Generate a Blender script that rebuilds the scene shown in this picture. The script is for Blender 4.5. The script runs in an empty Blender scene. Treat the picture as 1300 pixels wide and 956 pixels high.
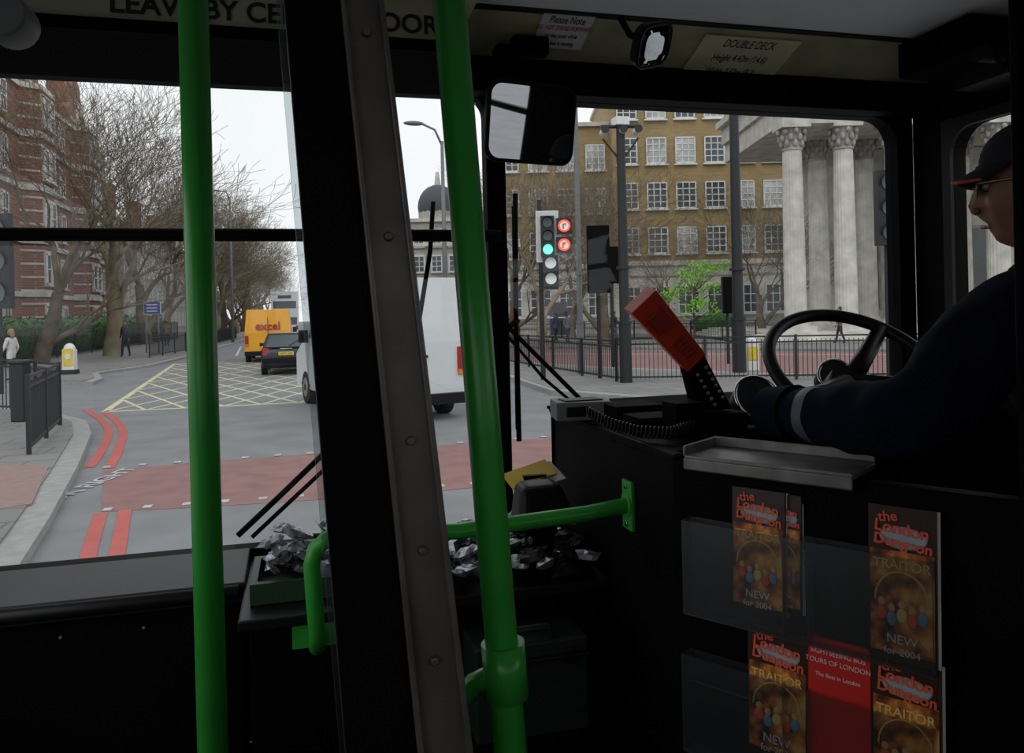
import bpy, bmesh, math, random
from math import radians, sin, cos, pi
from mathutils import Vector, Matrix, Euler, noise
random.seed(7)
scene = bpy.context.scene
V = Vector
# ------------------------------------------------------------------ survey frame
# world: +Y = bus forward / street axis, +X = offside, Z up, metres. Camera eye 2.0 m above road.
TH = radians(15); RO = radians(1.3); EYE = V((0, 0, 2.0))
FW = V((sin(TH), cos(TH), 0)); RT = V((cos(TH), -sin(TH), 0)); UP = V((0, 0, 1))
XC = RT*cos(RO) - UP*sin(RO); YC = RT*sin(RO) + UP*cos(RO)
def ray(px, py): return FW + XC*((px-650)/1000) + YC*((395-py)/1000)
def D(px, py, d): return EYE + ray(px, py)*d
def G(px, py, z=0.0):
    r = ray(px, py); return EYE + r*((z-EYE.z)/r.z)
def PY(px, py, y):
    r = ray(px, py); return EYE + r*(y/r.y)
def PX(px, py, x):
    r = ray(px, py); return EYE + r*(x/r.x)

# ------------------------------------------------------------------ materials
MATS = {}
def newmat(name):
    m = bpy.data.materials.new(name); m.use_nodes = True
    nt = m.node_tree; nt.nodes.clear()
    o = nt.nodes.new('ShaderNodeOutputMaterial'); b = nt.nodes.new('ShaderNodeBsdfPrincipled')
    nt.links.new(b.outputs[0], o.inputs[0]); MATS[name] = m
    return m, nt, b, o
def M(name, col, rough=.6, metal=0., var=.12, scale=8., bump=0., emit=0., spec=.5, coord='Object'):
    if name in MATS: return MATS[name]
    m, nt, b, o = newmat(name)
    tc = nt.nodes.new('ShaderNodeTexCoord'); nz = nt.nodes.new('ShaderNodeTexNoise')
    nz.inputs['Scale'].default_value = scale; nz.inputs['Detail'].default_value = 5
    nt.links.new(tc.outputs[coord], nz.inputs['Vector'])
    rp = nt.nodes.new('ShaderNodeValToRGB')
    rp.color_ramp.elements[0].position = .3; rp.color_ramp.elements[1].position = .7
    rp.color_ramp.elements[0].color = [max(0, c*(1-var)) for c in col]+[1]
    rp.color_ramp.elements[1].color = [min(1, c*(1+var)) for c in col]+[1]
    nt.links.new(nz.outputs[0], rp.inputs[0]); nt.links.new(rp.outputs[0], b.inputs['Base Color'])
    b.inputs['Roughness'].default_value = rough; b.inputs['Metallic'].default_value = metal
    b.inputs['Specular IOR Level'].default_value = spec
    if bump:
        bp = nt.nodes.new('ShaderNodeBump'); bp.inputs['Strength'].default_value = bump
        nt.links.new(nz.outputs[0], bp.inputs['Height']); nt.links.new(bp.outputs[0], b.inputs['Normal'])
    if emit:
        nt.links.new(rp.outputs[0], b.inputs['Emission Color']); b.inputs['Emission Strength'].default_value = emit
    return m
def Mbrick(name, c1, c2, mortar, bw=.45, bh=.15, ms=.02, flat=False, rough=.85):
    m, nt, b, o = newmat(name)
    tc = nt.nodes.new('ShaderNodeTexCoord'); sp = nt.nodes.new('ShaderNodeSeparateXYZ'); cb = nt.nodes.new('ShaderNodeCombineXYZ')
    nt.links.new(tc.outputs['Object'], sp.inputs[0])
    if flat:
        nt.links.new(sp.outputs[0], cb.inputs[0]); nt.links.new(sp.outputs[1], cb.inputs[1])
    else:
        ad = nt.nodes.new('ShaderNodeMath'); ad.operation = 'ADD'
        nt.links.new(sp.outputs[0], ad.inputs[0]); nt.links.new(sp.outputs[1], ad.inputs[1])
        nt.links.new(ad.outputs[0], cb.inputs[0]); nt.links.new(sp.outputs[2], cb.inputs[1])
    br = nt.nodes.new('ShaderNodeTexBrick')
    br.inputs['Scale'].default_value = 1; br.inputs['Brick Width'].default_value = bw; br.inputs['Row Height'].default_value = bh
    br.inputs['Mortar Size'].default_value = ms
    br.inputs['Color1'].default_value = c1+(1,); br.inputs['Color2'].default_value = c2+(1,); br.inputs['Mortar'].default_value = mortar+(1,)
    nt.links.new(cb.outputs[0], br.inputs['Vector'])
    nz = nt.nodes.new('ShaderNodeTexNoise'); nz.inputs['Scale'].default_value = .6; nz.inputs['Detail'].default_value = 6
    nt.links.new(tc.outputs['Object'], nz.inputs['Vector'])
    mx = nt.nodes.new('ShaderNodeMix'); mx.data_type = 'RGBA'; mx.blend_type = 'MULTIPLY'; mx.inputs[0].default_value = .4
    nt.links.new(br.outputs[0], mx.inputs[6]); nt.links.new(nz.outputs[0], mx.inputs[7]); nt.links.new(mx.outputs[2], b.inputs['Base Color'])
    b.inputs['Roughness'].default_value = rough
    return m
def Mglass(name, tint=(1, 1, 1), refl=.05, rough=.02):
    m, nt, b, o = newmat(name); nt.nodes.remove(b)
    t = nt.nodes.new('ShaderNodeBsdfTransparent'); t.inputs[0].default_value = tint+(1,)
    g = nt.nodes.new('ShaderNodeBsdfGlossy'); g.inputs['Roughness'].default_value = rough
    mx = nt.nodes.new('ShaderNodeMixShader')
    lw = nt.nodes.new('ShaderNodeLayerWeight'); lw.inputs[0].default_value = .2
    ml = nt.nodes.new('ShaderNodeMath'); ml.operation = 'MULTIPLY_ADD'; ml.inputs[1].default_value = .4; ml.inputs[2].default_value = refl
    nt.links.new(lw.outputs['Fresnel'], ml.inputs[0]); ml.use_clamp = True
    nt.links.new(ml.outputs[0], mx.inputs[0]); nt.links.new(t.outputs[0], mx.inputs[1]); nt.links.new(g.outputs[0], mx.inputs[2])
    nt.links.new(mx.outputs[0], o.inputs[0]); return m

blk = M('black_paint', (.0018, .0018, .0020), .6, var=.3, spec=.07)
blk_m = M('black_matt', (.0018, .0018, .002), .8, var=.2, spec=.06)
blk_g = M('dark_grey_plastic', (.007, .007, .008), .42, spec=.22)
rubber = M('black_rubber', (.002, .002, .0025), .7, spec=.10)
blk_ext = M('street_black_iron', (.012, .013, .016), .5)
green = M('green_enamel', (.04, .37, .045), .3, var=.08, scale=20)
steel = M('brushed_steel', (.36, .33, .31), .42, .85, var=.2, scale=30)
pillm = M('anodised_pillar', (.16, .145, .132), .36, .3, var=.25, scale=14)
chrome = M('chrome', (.7, .7, .7), .12, 1., var=.05)
grey_led = M('ledge_grey', (.012, .016, .022), .4, var=.3, spec=.28)
cream = M('cream_panel', (.52, .49, .34), .55, var=.1)
creamd = M('cream_panel_soiled', (.44, .40, .23), .6, var=.25)
ceilm = M('ceiling_laminate', (.88, .89, .90), .6, var=.03)
letter = M('sign_letter_black', (.01, .01, .01), .6)
paper = M('paper_white', (.78, .76, .74), .7)
redp = M('red_print', (.55, .03, .02), .5)
orange = M('orange_red_plastic', (.58, .045, .012), .38, var=.15)
greyp = M('grey_plastic', (.16, .17, .17), .5)
navy = M('navy_cloth', (.0035, .0055, .016), .9, var=.35, scale=25, bump=.25, spec=.12)
reflect = M('reflective_band', (.09, .10, .115), .5)
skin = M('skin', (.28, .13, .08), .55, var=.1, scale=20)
skin_shaded = M('skin_hand_shaded', (.14, .065, .042), .6, var=.15, scale=30)  # darker copy of skin: shadow on the driver's hands put into the colour
hairm = M('hair_dark', (.02, .013, .01), .8)
white = M('white_paint', (.72, .73, .72), .4, var=.05)
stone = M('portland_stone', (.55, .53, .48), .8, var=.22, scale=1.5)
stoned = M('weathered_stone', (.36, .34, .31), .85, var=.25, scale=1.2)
wglass = M('window_glass_dark', (.07, .085, .095), .12, var=.5, scale=.4)
wglass2 = M('window_glass_blinds', (.42, .43, .42), .3, var=.45, scale=.5)
slate = M('slate', (.07, .075, .085), .7)
tyre = M('tyre', (.012, .012, .012), .85)
barkm = M('bark', (.14, .11, .075), .9, var=.35, scale=3)
barkl = M('bark_plane', (.22, .18, .12), .9, var=.4, scale=2)
leafg = M('leaf_spring', (.26, .60, .05), .6, var=.3, scale=2)
leafd = M('leaf_hedge', (.04, .12, .02), .6, var=.5, scale=3)
glass = Mglass('clear_glass', (.97, .98, .98), .012)
acryl = Mglass('acrylic', (.80, .83, .84), .06, .4)
brickL = Mbrick('red_brick', (.36, .12, .075), (.27, .09, .06), (.32, .26, .22), .5, .17, .02)
brickR = Mbrick('buff_brick', (.46, .32, .135), (.38, .255, .105), (.38, .32, .20), .5, .17, .02)
paving = Mbrick('paving_slabs', (.28, .27, .26), (.24, .235, .23), (.14, .14, .14), .9, .6, .015, flat=True)
tactile = M('tactile_paving', (.27, .18, .16), .85)
asphalt = M('asphalt', (.195, .202, .21), .85, var=.14, scale=1.3, bump=.05)
redroad = M('red_surfacing', (.25, .135, .125), .85, var=.14, scale=3)
redline = M('red_line_paint', (.46, .10, .085), .7, var=.12, scale=4)
yelline = M('yellow_line_paint', (.58, .55, .34), .7, var=.15, scale=5)
whiline = M('white_line_paint', (.55, .56, .56), .7, var=.15, scale=5)
whiworn = M('white_line_worn', (.42, .43, .435), .75, var=.3, scale=5)
kerbm = M('kerb_granite', (.30, .30, .29), .8, var=.15)
redE = M('lamp_red', (1, .07, .03), .4, emit=1.8, var=0)
grnE = M('lamp_green', (.10, 1, .45), .4, emit=2.5, var=0)
whE = M('lamp_white', (.8, .82, .8), .4, emit=.15, var=0)
taill = M('tail_lamp_red', (.35, .01, .01), .3)
plateY = M('number_plate_yellow', (.75, .55, .06), .5)
mirrorm = M('mirror_silver', (.9, .92, .93), .02, 1., var=0)
foil = M('silver_foil', (.42, .44, .48), .36, .7, var=.5, scale=30)

# ------------------------------------------------------------------ mesh builder
class MB:
    def __init__(s): s.v = []; s.f = []; s.m = []; s.sm = []; s.mats = []
    def mi(s, m):
        if m not in s.mats: s.mats.append(m)
        return s.mats.index(m)
    def add(s, vs, fs, mat, smooth=False):
        o = len(s.v); s.v += [V(x) for x in vs]; k = s.mi(mat)
        for f in fs:
            g = []
            for i in f:
                if i+o not in g: g.append(i+o)
            if len(g) > 2: s.f.append(g); s.m.append(k); s.sm.append(smooth)
    def box(s, c, size, mat, R=None):
        c = V(c); hx, hy, hz = [a/2 for a in size]
        P = [V((x, y, z)) for z in (-hz, hz) for y in (-hy, hy) for x in (-hx, hx)]
        if R is not None: P = [R @ p for p in P]
        s.hexa([c+p for p in P], mat)
    def hexa(s, P, mat):
        s.add(P, [(0, 2, 3, 1), (4, 5, 7, 6), (0, 1, 5, 4), (2, 6, 7, 3), (0, 4, 6, 2), (1, 3, 7, 5)], mat)
    def bx(s, x0, x1, y0, y1, z0, z1, mat): s.box(((x0+x1)/2, (y0+y1)/2, (z0+z1)/2), (abs(x1-x0), abs(y1-y0), abs(z1-z0)), mat)
    def prism(s, pts, ext, mat, smooth=False):
        n = len(pts); pts = [V(p) for p in pts]; e = V(ext)
        s.add(pts+[p+e for p in pts], [tuple(range(n))[::-1], tuple(range(n, 2*n))], mat)
        s.add(pts+[p+e for p in pts], [(i, (i+1) % n, n+(i+1) % n, n+i) for i in range(n)], mat, smooth)
    def cyl(s, p0, p1, r0, r1, mat, n=14, smooth=True, caps=True):
        p0 = V(p0); p1 = V(p1); d = (p1-p0).normalized()
        a = d.orthogonal().normalized(); b = d.cross(a)
        A = [p0+(a*cos(2*pi*i/n)+b*sin(2*pi*i/n))*r0 for i in range(n)]
        B = [p1+(a*cos(2*pi*i/n)+b*sin(2*pi*i/n))*r1 for i in range(n)]
        s.add(A+B, [(i, (i+1) % n, n+(i+1) % n, n+i) for i in range(n)], mat, smooth)
        if caps: s.add(A+B, [tuple(range(n))[::-1], tuple(range(n, 2*n))], mat)
    def tube(s, pts, rad, mat, n=10, closed=False):
        pts = [V(p) for p in pts]; N = len(pts); vs = []; a = None
        for i, p in enumerate(pts):
            if closed: d = (pts[(i+1) % N]-pts[i-1]).normalized()
            else: d = (pts[min(i+1, N-1)]-pts[max(i-1, 0)]).normalized()
            if a is None: a = d.orthogonal().normalized()
            else: a = (a-d*a.dot(d)).normalized()
            b = d.cross(a); r = rad[i] if isinstance(rad, (list, tuple)) else rad
            vs += [p+(a*cos(2*pi*k/n)+b*sin(2*pi*k/n))*r for k in range(n)]
        fs = []
        for i in range(N if closed else N-1):
            j = (i+1) % N
            fs += [(i*n+k, i*n+(k+1) % n, j*n+(k+1) % n, j*n+k) for k in range(n)]
        s.add(vs, fs, mat, True)
        if not closed: s.add(vs, [tuple(range(n))[::-1], tuple(range((N-1)*n, N*n))], mat)
    def ell(s, c, r, mat, R=None, nu=20, nv=12, fn=None):
        c = V(c); vs = []; fs = []
        for j in range(nv+1):
            t = pi*j/nv
            for i in range(nu):
                p = 2*pi*i/nu; q = V((sin(t)*cos(p), sin(t)*sin(p), cos(t)))
                w = V((q.x*r[0], q.y*r[1], q.z*r[2]))
                if fn: w = fn(q, w)
                if R is not None: w = R @ w
                vs.append(c+w)
        for j in range(nv):
            for i in range(nu):
                k = (i+1) % nu
                if j == 0: fs.append((0, (j+1)*nu+i, (j+1)*nu+k))
                elif j == nv-1: fs.append((j*nu+i, nv*nu, j*nu+k))
                else: fs.append((j*nu+i, (j+1)*nu+i, (j+1)*nu+k, j*nu+k))
        s.add(vs, fs, mat, True)
    def ring(s, org, ux, uy, outer, hole, rad, thick, mat, k=6):
        """flat frame (outer rect, rounded-rect hole); coords along ux, uy from org; extruded by vector thick"""
        org = V(org); ux = V(ux); uy = V(uy); th = V(thick)
        x0, x1, y0, y1 = hole; X0, X1, Y0, Y1 = outer
        inn = []; out = []
        for cx, cy, a0, OX, OY in ((x1-rad, y1-rad, 0, X1, Y1), (x0+rad, y1-rad, 90, X0, Y1), (x0+rad, y0+rad, 180, X0, Y0), (x1-rad, y0+rad, 270, X1, Y0)):
            for i in range(k+1):
                a = radians(a0+90*i/k); inn.append(org+ux*(cx+rad*cos(a))+uy*(cy+rad*sin(a))); out.append(org+ux*OX+uy*OY)
        n = len(inn); vs = []
        for L in (inn, [p+th for p in inn]): vs += L
        oc = [out[0], out[k+1], out[2*k+2], out[3*k+3]]
        vs += oc+[p+th for p in oc]
        O = lambda i: 2*n+(i//(k+1)); O2 = lambda i: 2*n+4+(i//(k+1))
        fs = []
        for i in range(n):
            j = (i+1) % n
            fs.append((i, j, n+j, n+i)); fs.append((O(i), O(j), j, i)); fs.append((O2(i), n+i, n+j, O2(j)))
        for c in range(4):
            d = (c+1) % 4; fs.append((2*n+c, 2*n+4+c, 2*n+4+d, 2*n+d))
        s.add(vs, fs, mat)
    def finish(s, name, bevel=0., loc=None, mw=None, parent=None, fixn=True, seg=2):
        me = bpy.data.meshes.new(name); me.from_pydata(s.v, [], s.f)
        for m in s.mats: me.materials.append(m)
        me.polygons.foreach_set('material_index', s.m); me.polygons.foreach_set('use_smooth', s.sm)
        if fixn:
            bm = bmesh.new(); bm.from_mesh(me); bmesh.ops.remove_doubles(bm, verts=bm.verts, dist=1e-5)
            bmesh.ops.recalc_face_normals(bm, faces=bm.faces); bm.to_mesh(me); bm.free()
        me.update()
        ob = bpy.data.objects.new(name, me); scene.collection.objects.link(ob)
        if bevel:
            b = ob.modifiers.new('bevel', 'BEVEL'); b.width = bevel; b.segments = seg; b.limit_method = 'ANGLE'; b.angle_limit = radians(50)
        if mw is not None: ob.matrix_world = mw
        if loc is not None: ob.location = loc
        if parent: ob.parent = parent
        return ob
def text(body, size, mw, mat, parent=None, name='lettering', ext=.0008, align='CENTER', sx=1.0, bold=0.):
    cu = bpy.data.curves.new(name, 'FONT'); cu.body = body; cu.size = size; cu.extrude = ext; cu.align_x = align; cu.align_y = 'CENTER'
    cu.materials.append(mat); cu.space_line = .8; cu.offset = bold
    ob = bpy.data.objects.new(name, cu); scene.collection.objects.link(ob)
    m = mw @ Matrix.Diagonal((sx, 1, 1, 1))
    if parent: ob.parent = parent; ob.matrix_parent_inverse = Matrix.Identity(4); ob.matrix_basis = parent.matrix_basis.inverted() @ m
    else: ob.matrix_world = m
    return ob
def frame(o, x, y, z):
    m = Matrix((V(x).normalized(), V(y).normalized(), V(z).normalized())).transposed().to_4x4(); m.translation = V(o); return m
def empty(name, loc=(0, 0, 0)):
    e = bpy.data.objects.new(name, None); e.location = loc; e.empty_display_size = .1; scene.collection.objects.link(e); return e

# ------------------------------------------------------------------ world, camera
w = bpy.data.worlds.new('overcast_sky'); scene.world = w; w.use_nodes = True
nt = w.node_tree; nt.nodes.clear()
o = nt.nodes.new('ShaderNodeOutputWorld'); bg = nt.nodes.new('ShaderNodeBackground')
tc = nt.nodes.new('ShaderNodeTexCoord'); nz = nt.nodes.new('ShaderNodeTexNoise'); nz.inputs['Scale'].default_value = 1.6; nz.inputs['Detail'].default_value = 4
rp = nt.nodes.new('ShaderNodeValToRGB')
rp.color_ramp.elements[0].position = .35; rp.color_ramp.elements[0].color = (.84, .87, .90, 1)
rp.color_ramp.elements[1].position = .65; rp.color_ramp.elements[1].color = (.93, .94, .96, 1)
nt.links.new(tc.outputs['Generated'], nz.inputs['Vector']); nt.links.new(nz.outputs[0], rp.inputs[0]); nt.links.new(rp.outputs[0], bg.inputs[0])
bg.inputs[1].default_value = 1.12; nt.links.new(bg.outputs[0], o.inputs[0])
sd = bpy.data.lights.new('overcast_sun', 'SUN'); sd.energy = .6; sd.angle = radians(40)
so = bpy.data.objects.new('overcast_sun', sd); so.rotation_euler = (radians(35), radians(-25), 0); scene.collection.objects.link(so)
cd = bpy.data.cameras.new('camera'); cd.sensor_width = 36; cd.lens = 36*1000/1300; cd.shift_y = -83/1300; cd.clip_start = .05; cd.clip_end = 1000
co = bpy.data.objects.new('camera', cd); scene.collection.objects.link(co)
mw = Matrix((XC, YC, -FW)).transposed().to_4x4(); mw.translation = EYE; co.matrix_world = mw
scene.camera = co
try:
    scene.view_settings.view_transform = 'Standard'; scene.view_settings.look = 'None'
except Exception as e: print(e)

# ================================================================== STREET
b = MB(); b.box((0, 80, -.1), (400, 400, .2), asphalt); b.finish('ground')
def slab(pts, z0, z1, mat, b):
    b.prism([V((p.x, p.y, z0)) for p in pts], (0, 0, z1-z0), mat)
kp = [(20, 720), (62, 655), (98, 590), (116, 548), (110, 532), (70, 522), (0, 515), (-150, 510)]
kerb = [G(x, y, .12) for x, y in kp]
b = MB(); poly = kerb+[V((-30, 15, .12)), V((-30, 1, .12)), V((-2.2, 1, .12))]
slab(poly, 0, .10, kerbm, b)
cen = V((-12, 10, 0)); inn = [p+(cen-p).normalized()*.28 for p in kerb]
slab(inn+[V((-29, 15, 0)), V((-29, 1, 0)), V((-2.6, 1, 0))], 0, .12, paving, b)
slab([G(x, y, .12) for x, y in [(-60, 655), (40, 640), (62, 592), (0, 590), (-60, 590)]], .1, .126, tactile, b)
b.finish('pavement')
b = MB(); ep = [(-150, 492), (0, 487), (78, 484), (118, 484), (130, 479), (125, 472), (190, 463), (236, 452), (290, 437), (330, 425), (360, 415)]
pts = [G(x, y, .12) for x, y in ep]
slab(pts+[V((-8, 240, 0)), V((-40, 240, 0)), V((-60, 30, 0))], 0, .10, kerbm, b)
slab([p+V((-.3, .25, 0)) for p in pts]+[V((-8.5, 240, 0)), V((-39, 240, 0)), V((-59, 31, 0))], 0, .12, paving, b)
b.finish('pavement.001')
b = MB(); slab([G(x, y) for x, y in [(632, 478), (700, 502), (820, 512), (1100, 510), (1500, 520), (1500, 480), (1000, 480), (760, 470), (640, 462)]], 0, .12, kerbm, b)
slab([G(x, y) for x, y in [(637, 476), (700, 499), (820, 509), (1100, 507), (1490, 516), (1490, 483), (1000, 482), (760, 472), (643, 465)]], 0, .13, paving, b)
b.finish('traffic_island')
b = MB(); slab([G(x, y) for x, y in [(560, 440), (700, 443), (1000, 446), (1600, 452)]]+[RT*120+FW*75, RT*5+FW*140, RT*-6+FW*140], 0, .12, paving, b)
b.finish('pavement.002')

def strip(b, p, q, wd, mat, z=.006):
    d = (q-p).normalized(); n = V((-d.y, d.x, 0))*wd/2
    b.prism([V((t.x, t.y, z-.004)) for t in (p-n, q-n, q+n, p+n)], (0, 0, .004), mat)
def curvestrip(b, P, wd, mat, z=.006):
    Q = []
    for i in range(len(P)-1):
        p0 = P[max(i-1, 0)]; p1 = P[i]; p2 = P[i+1]; p3 = P[min(i+2, len(P)-1)]
        for k in range(6):
            t = k/6; Q.append(.5*((2*p1)+(p2-p0)*t+(2*p0-5*p1+4*p2-p3)*t*t+(3*p1-p0-3*p2+p3)*t**3))
    Q.append(P[-1]); L = []; R_ = []
    for i, p in enumerate(Q):
        d = (Q[min(i+1, len(Q)-1)]-Q[max(i-1, 0)]).normalized(); n = V((-d.y, d.x, 0))*wd/2
        L.append(V((p.x, p.y, z))+n); R_.append(V((p.x, p.y, z))-n)
    n = len(Q); b.add(L+R_, [(i, i+1, n+i+1, n+i) for i in range(n-1)], mat)
b = MB()
slab([G(x, y) for x, y in [(131, 598), (240, 588), (450, 573), (700, 556), (760, 556), (760, 606), (700, 612), (450, 632), (240, 645), (129, 650)]], .001, .005, redroad, b)
e0, e1 = G(131, 648), G(720, 606); n = 26
for i in range(n):
    if i % 2 == 0: strip(b, e0.lerp(e1, i/n), e0.lerp(e1, (i+.45)/n), .12, whiworn, .012)
e0, e1 = G(131, 594), G(720, 553); n = 30
for i in range(n):
    if i % 2 == 0: strip(b, e0.lerp(e1, i/n), e0.lerp(e1, (i+.4)/n), .12, whiworn, .012)
for L in ([(108, 520), (128, 533), (138, 548), (130, 570), (113, 594)], [(132, 524), (146, 533), (156, 548), (150, 572), (138, 595)], [(128, 652), (113, 702), (108, 730)], [(159, 648), (149, 702), (146, 730)]):
    curvestrip(b, [G(*p) for p in L], .14 if L[0][1] < 600 else .13, redline)
slab([G(x, y) for x, y in [(640, 444), (1500, 450), (1500, 478), (1000, 478), (760, 468), (640, 460)]], .001, .006, redroad, b)
strip(b, G(650, 449), G(1300, 451), .15, whiline, .01)
b.finish('road_surface_red')
b = MB(); c00, c10, c01, c11 = G(133, 523), G(470, 507), G(222, 462), G(440, 458)
bl = lambda u, v: c00.lerp(c10, u).lerp(c01.lerp(c11, u), v)
for p, q in (((0, 0), (1, 0)), ((1, 0), (1, 1)), ((1, 1), (0, 1)), ((0, 1), (0, 0))): strip(b, bl(*p), bl(*q), .15, yelline)
N = 7
for k in range(-N+1, N):
    c = k/N
    u0, v0 = (c, 0) if c >= 0 else (0, -c); u1, v1 = (1, 1-c) if c >= 0 else (1+c, 1)
    strip(b, bl(u0, v0), bl(u1, v1), .08, yelline); strip(b, bl(1-u0, v0), bl(1-u1, v1), .08, yelline, .007)
b.finish('box_junction_marking')
b = MB()
for p, q, wd in (((300, 452), (306, 440), .12), ((318, 438), (322, 431), .12), ((388, 452), (390, 440), .14)):
    strip(b, G(*p), G(*q), wd, whiline, .011)
rm = b.finish('road_marking_white')
tp = G(103, 620, .012); text('LOOK RIGHT', .30, frame(tp, V((0.28, 1, 0)), V((-1, .28, 0)), (0, 0, 1)), whiworn, rm, 'road_lettering', sx=1.35, bold=.008)

def guardrail(p0, p1, h=1.1, name='pedestrian_guardrail', panel=2.0, z0=.12, gap=.11, mat=None, spikes=False):
    mat = mat or blk_ext
    b = MB(); p0 = V((p0.x, p0.y, z0)); p1 = V((p1.x, p1.y, z0)); L = (p1-p0).length; d = (p1-p0)/L; R = Matrix.Rotation(math.atan2(d.y, d.x), 3, 'Z')
    n = max(1, round(L/panel))
    for i in range(n+1): b.box(p0+d*L*i/n+V((0, 0, h/2+.02)), (.06, .06, h+.04), mat, R)
    for z in (h, h-.14, .12): b.box(p0+d*L/2+V((0, 0, z)), (L, .035, .04), mat, R)
    m = int(L/gap)
    for i in range(m): b.box(p0+d*L*(i+.5)/m+V((0, 0, h/2 if not spikes else h/2+.08)), (.016, .016, h-.14 if not spikes else h+.1), mat, R)
    return b.finish(name, fixn=False)
guardrail(G(37, 577, .12), G(76, 540, .12), 1.1)
guardrail(G(76, 540, .12), G(20, 524, .12), 1.1); guardrail(G(20, 524, .12), G(-130, 518, .12), 1.1)
guardrail(G(190, 457), G(236, 449), 1.1); guardrail(G(236, 449), G(300, 432), 1.1)
guardrail(G(645, 466), G(783, 491), 1.05); guardrail(G(783, 491), G(1130, 487), 1.1); guardrail(G(1130, 487), G(1400, 492), 1.1)
guardrail(V((-12.6, 30, 0)), V((-11, 78, 0)), 1.5, 'iron_railing_fence', 3, gap=.16, spikes=True)
guardrail(G(660, 431), G(960, 436), 1.1, 'iron_railing_fence')

def leaves(b, c, r, n, s, mat, boxy=False):
    for i in range(n):
        while True:
            p = V((random.uniform(-1, 1), random.uniform(-1, 1), random.uniform(-1, 1)))
            if boxy or p.length < 1: break
        q = V((c[0]+p.x*r[0], c[1]+p.y*r[1], c[2]+p.z*r[2]))
        a = V((random.gauss(0, 1), random.gauss(0, 1), random.gauss(0, 1))).normalized(); d = a.orthogonal().normalized()
        e = a.cross(d); k = s*random.uniform(.6, 1.3)
        b.add([q-d*k, q-e*k*.6, q+d*k, q+e*k*.6], [(0, 1, 2, 3)], mat)
b = MB()
for i in range(34):
    y = 31+i*1.4; x = -14.2+(y-30)*.033
    b.ell((x, y, 1.1), (.8, 1.0, 1.0+.15*random.random()), leafd, nu=10, nv=7)
    leaves(b, (x+.1, y, 1.35), (1.0, .9, 1.05), 240, .11, leafd, False)
b.finish('hedge', fixn=False)
b = MB()
for i in range(8):
    p = G(866+i*9, 424); b.ell(p+V((0, 0, .7)), (.7, .6, .75), leafd, nu=10, nv=6); leaves(b, p+V((0, 0, .8)), (.8, .8, .85), 100, .1, leafd)
b.finish('hedge', fixn=False)

# ---- trees
def treemesh(seed, H, levels=7, lean=0, bark=barkm, dens=3, up=.18, trunk=.2):
    rnd = random.Random(seed); b = MB()
    def seg(p, d, L, r, lv):
        n = 4 if lv > 4 else (3 if lv > 1 else 2); pts = [p]; rad = [r]
        for i in range(n):
            d = (d+V((rnd.gauss(0, .17), rnd.gauss(0, .17), rnd.gauss(0, .11)+up*.25))).normalized()
            p = p+d*L/n; pts.append(p); rad.append(max(.0065, r*(1-.34*(i+1)/n)))
        b.tube(pts, rad, bark, n=8 if lv > 5 else (5 if lv > 3 else 3))
        if lv <= 0: return
        k = dens if lv < levels else dens+1
        if lv == 1: k = 2
        for j in range(k):
            ax = d.orthogonal().normalized(); ax.rotate(Matrix.Rotation(2*pi*(j+rnd.random()*.7)/k, 3, d))
            an = rnd.uniform(.35, .85) if j else rnd.uniform(.1, .35)
            nd = (d*cos(an)+ax*sin(an)).normalized()
            t = 1.0 if j < 2 else rnd.uniform(.4, .95); idx = min(n, max(1, int(t*n)))
            seg(pts[idx], nd, L*rnd.uniform(.68, .88), rad[idx]*rnd.uniform(.5, .7), lv-1)
    seg(V((0, 0, -.1)), V((lean, 0, 1)).normalized(), H*trunk, H*.020, levels)
    me = b.finish('tmp', fixn=False); d = me.data; bpy.data.objects.remove(me); zmax = max(v.co.z for v in d.vertices)
    return d, zmax
TM = [treemesh(1, 14, bark=barkl), treemesh(5, 15, lean=.08), treemesh(9, 13, bark=barkl, up=.3), treemesh(21, 12)]
def tree(k, p, h=14., rz=0, name='bare_tree'):
    ob = bpy.data.objects.new(name, TM[k % 4][0]); scene.collection.objects.link(ob); s = h/TM[k % 4][1]
    ob.location = (p.x, p.y, .1); ob.scale = (s, s, s); ob.rotation_euler = (0, 0, rz)
tree(0, D(140, 400, 42), 17, .5); tree(1, D(50, 400, 36), 13.5, 2.); tree(3, D(185, 400, 60), 18, 1.)
for i in range(11):
    y = 70+i*13; tree(i, V((-7.4-.02*i+random.uniform(-.3, .3), y, 0)), 14.5+random.uniform(0, 2), i*1.3)
for i in range(6): tree(i+2, V((-12.5, 82+i*24, 0)), 16, i*2.1)
for i in range(8): tree(i+1, V((13+i*.6, 98+i*16, 0)), 15, i*1.9)
tree(2, D(690, 400, 40), 11.5, .4); tree(3, D(768, 400, 42), 10.5, 3.); tree(0, D(845, 400, 51), 8, 2.2); tree(1, D(645, 400, 48), 11, 1.2); tree(3, D(968, 400, 48), 10, .2); tree(2, D(725, 400, 50), 12.5, 5.)
b = MB(); p = G(882, 430); rr = random.Random(3)
b.tube([p+V((0, 0, z)) for z in (0, 1, 2, 3)], [.07, .06, .05, .03], barkm)
for i in range(38):
    a = rr.random()*6.28; h = rr.uniform(1.4, 4.2); q = p+V((cos(a)*rr.uniform(.4, 2.3), sin(a)*rr.uniform(.4, 2.3), h+rr.uniform(.1, .8)))
    b.tube([p+V((0, 0, min(2.9, h*.8))), q], [.025, .008], barkm, n=4); leaves(b, q, (.65, .65, .32), 40, .09, leafg)
b.finish('young_leafing_tree', fixn=False)

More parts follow.
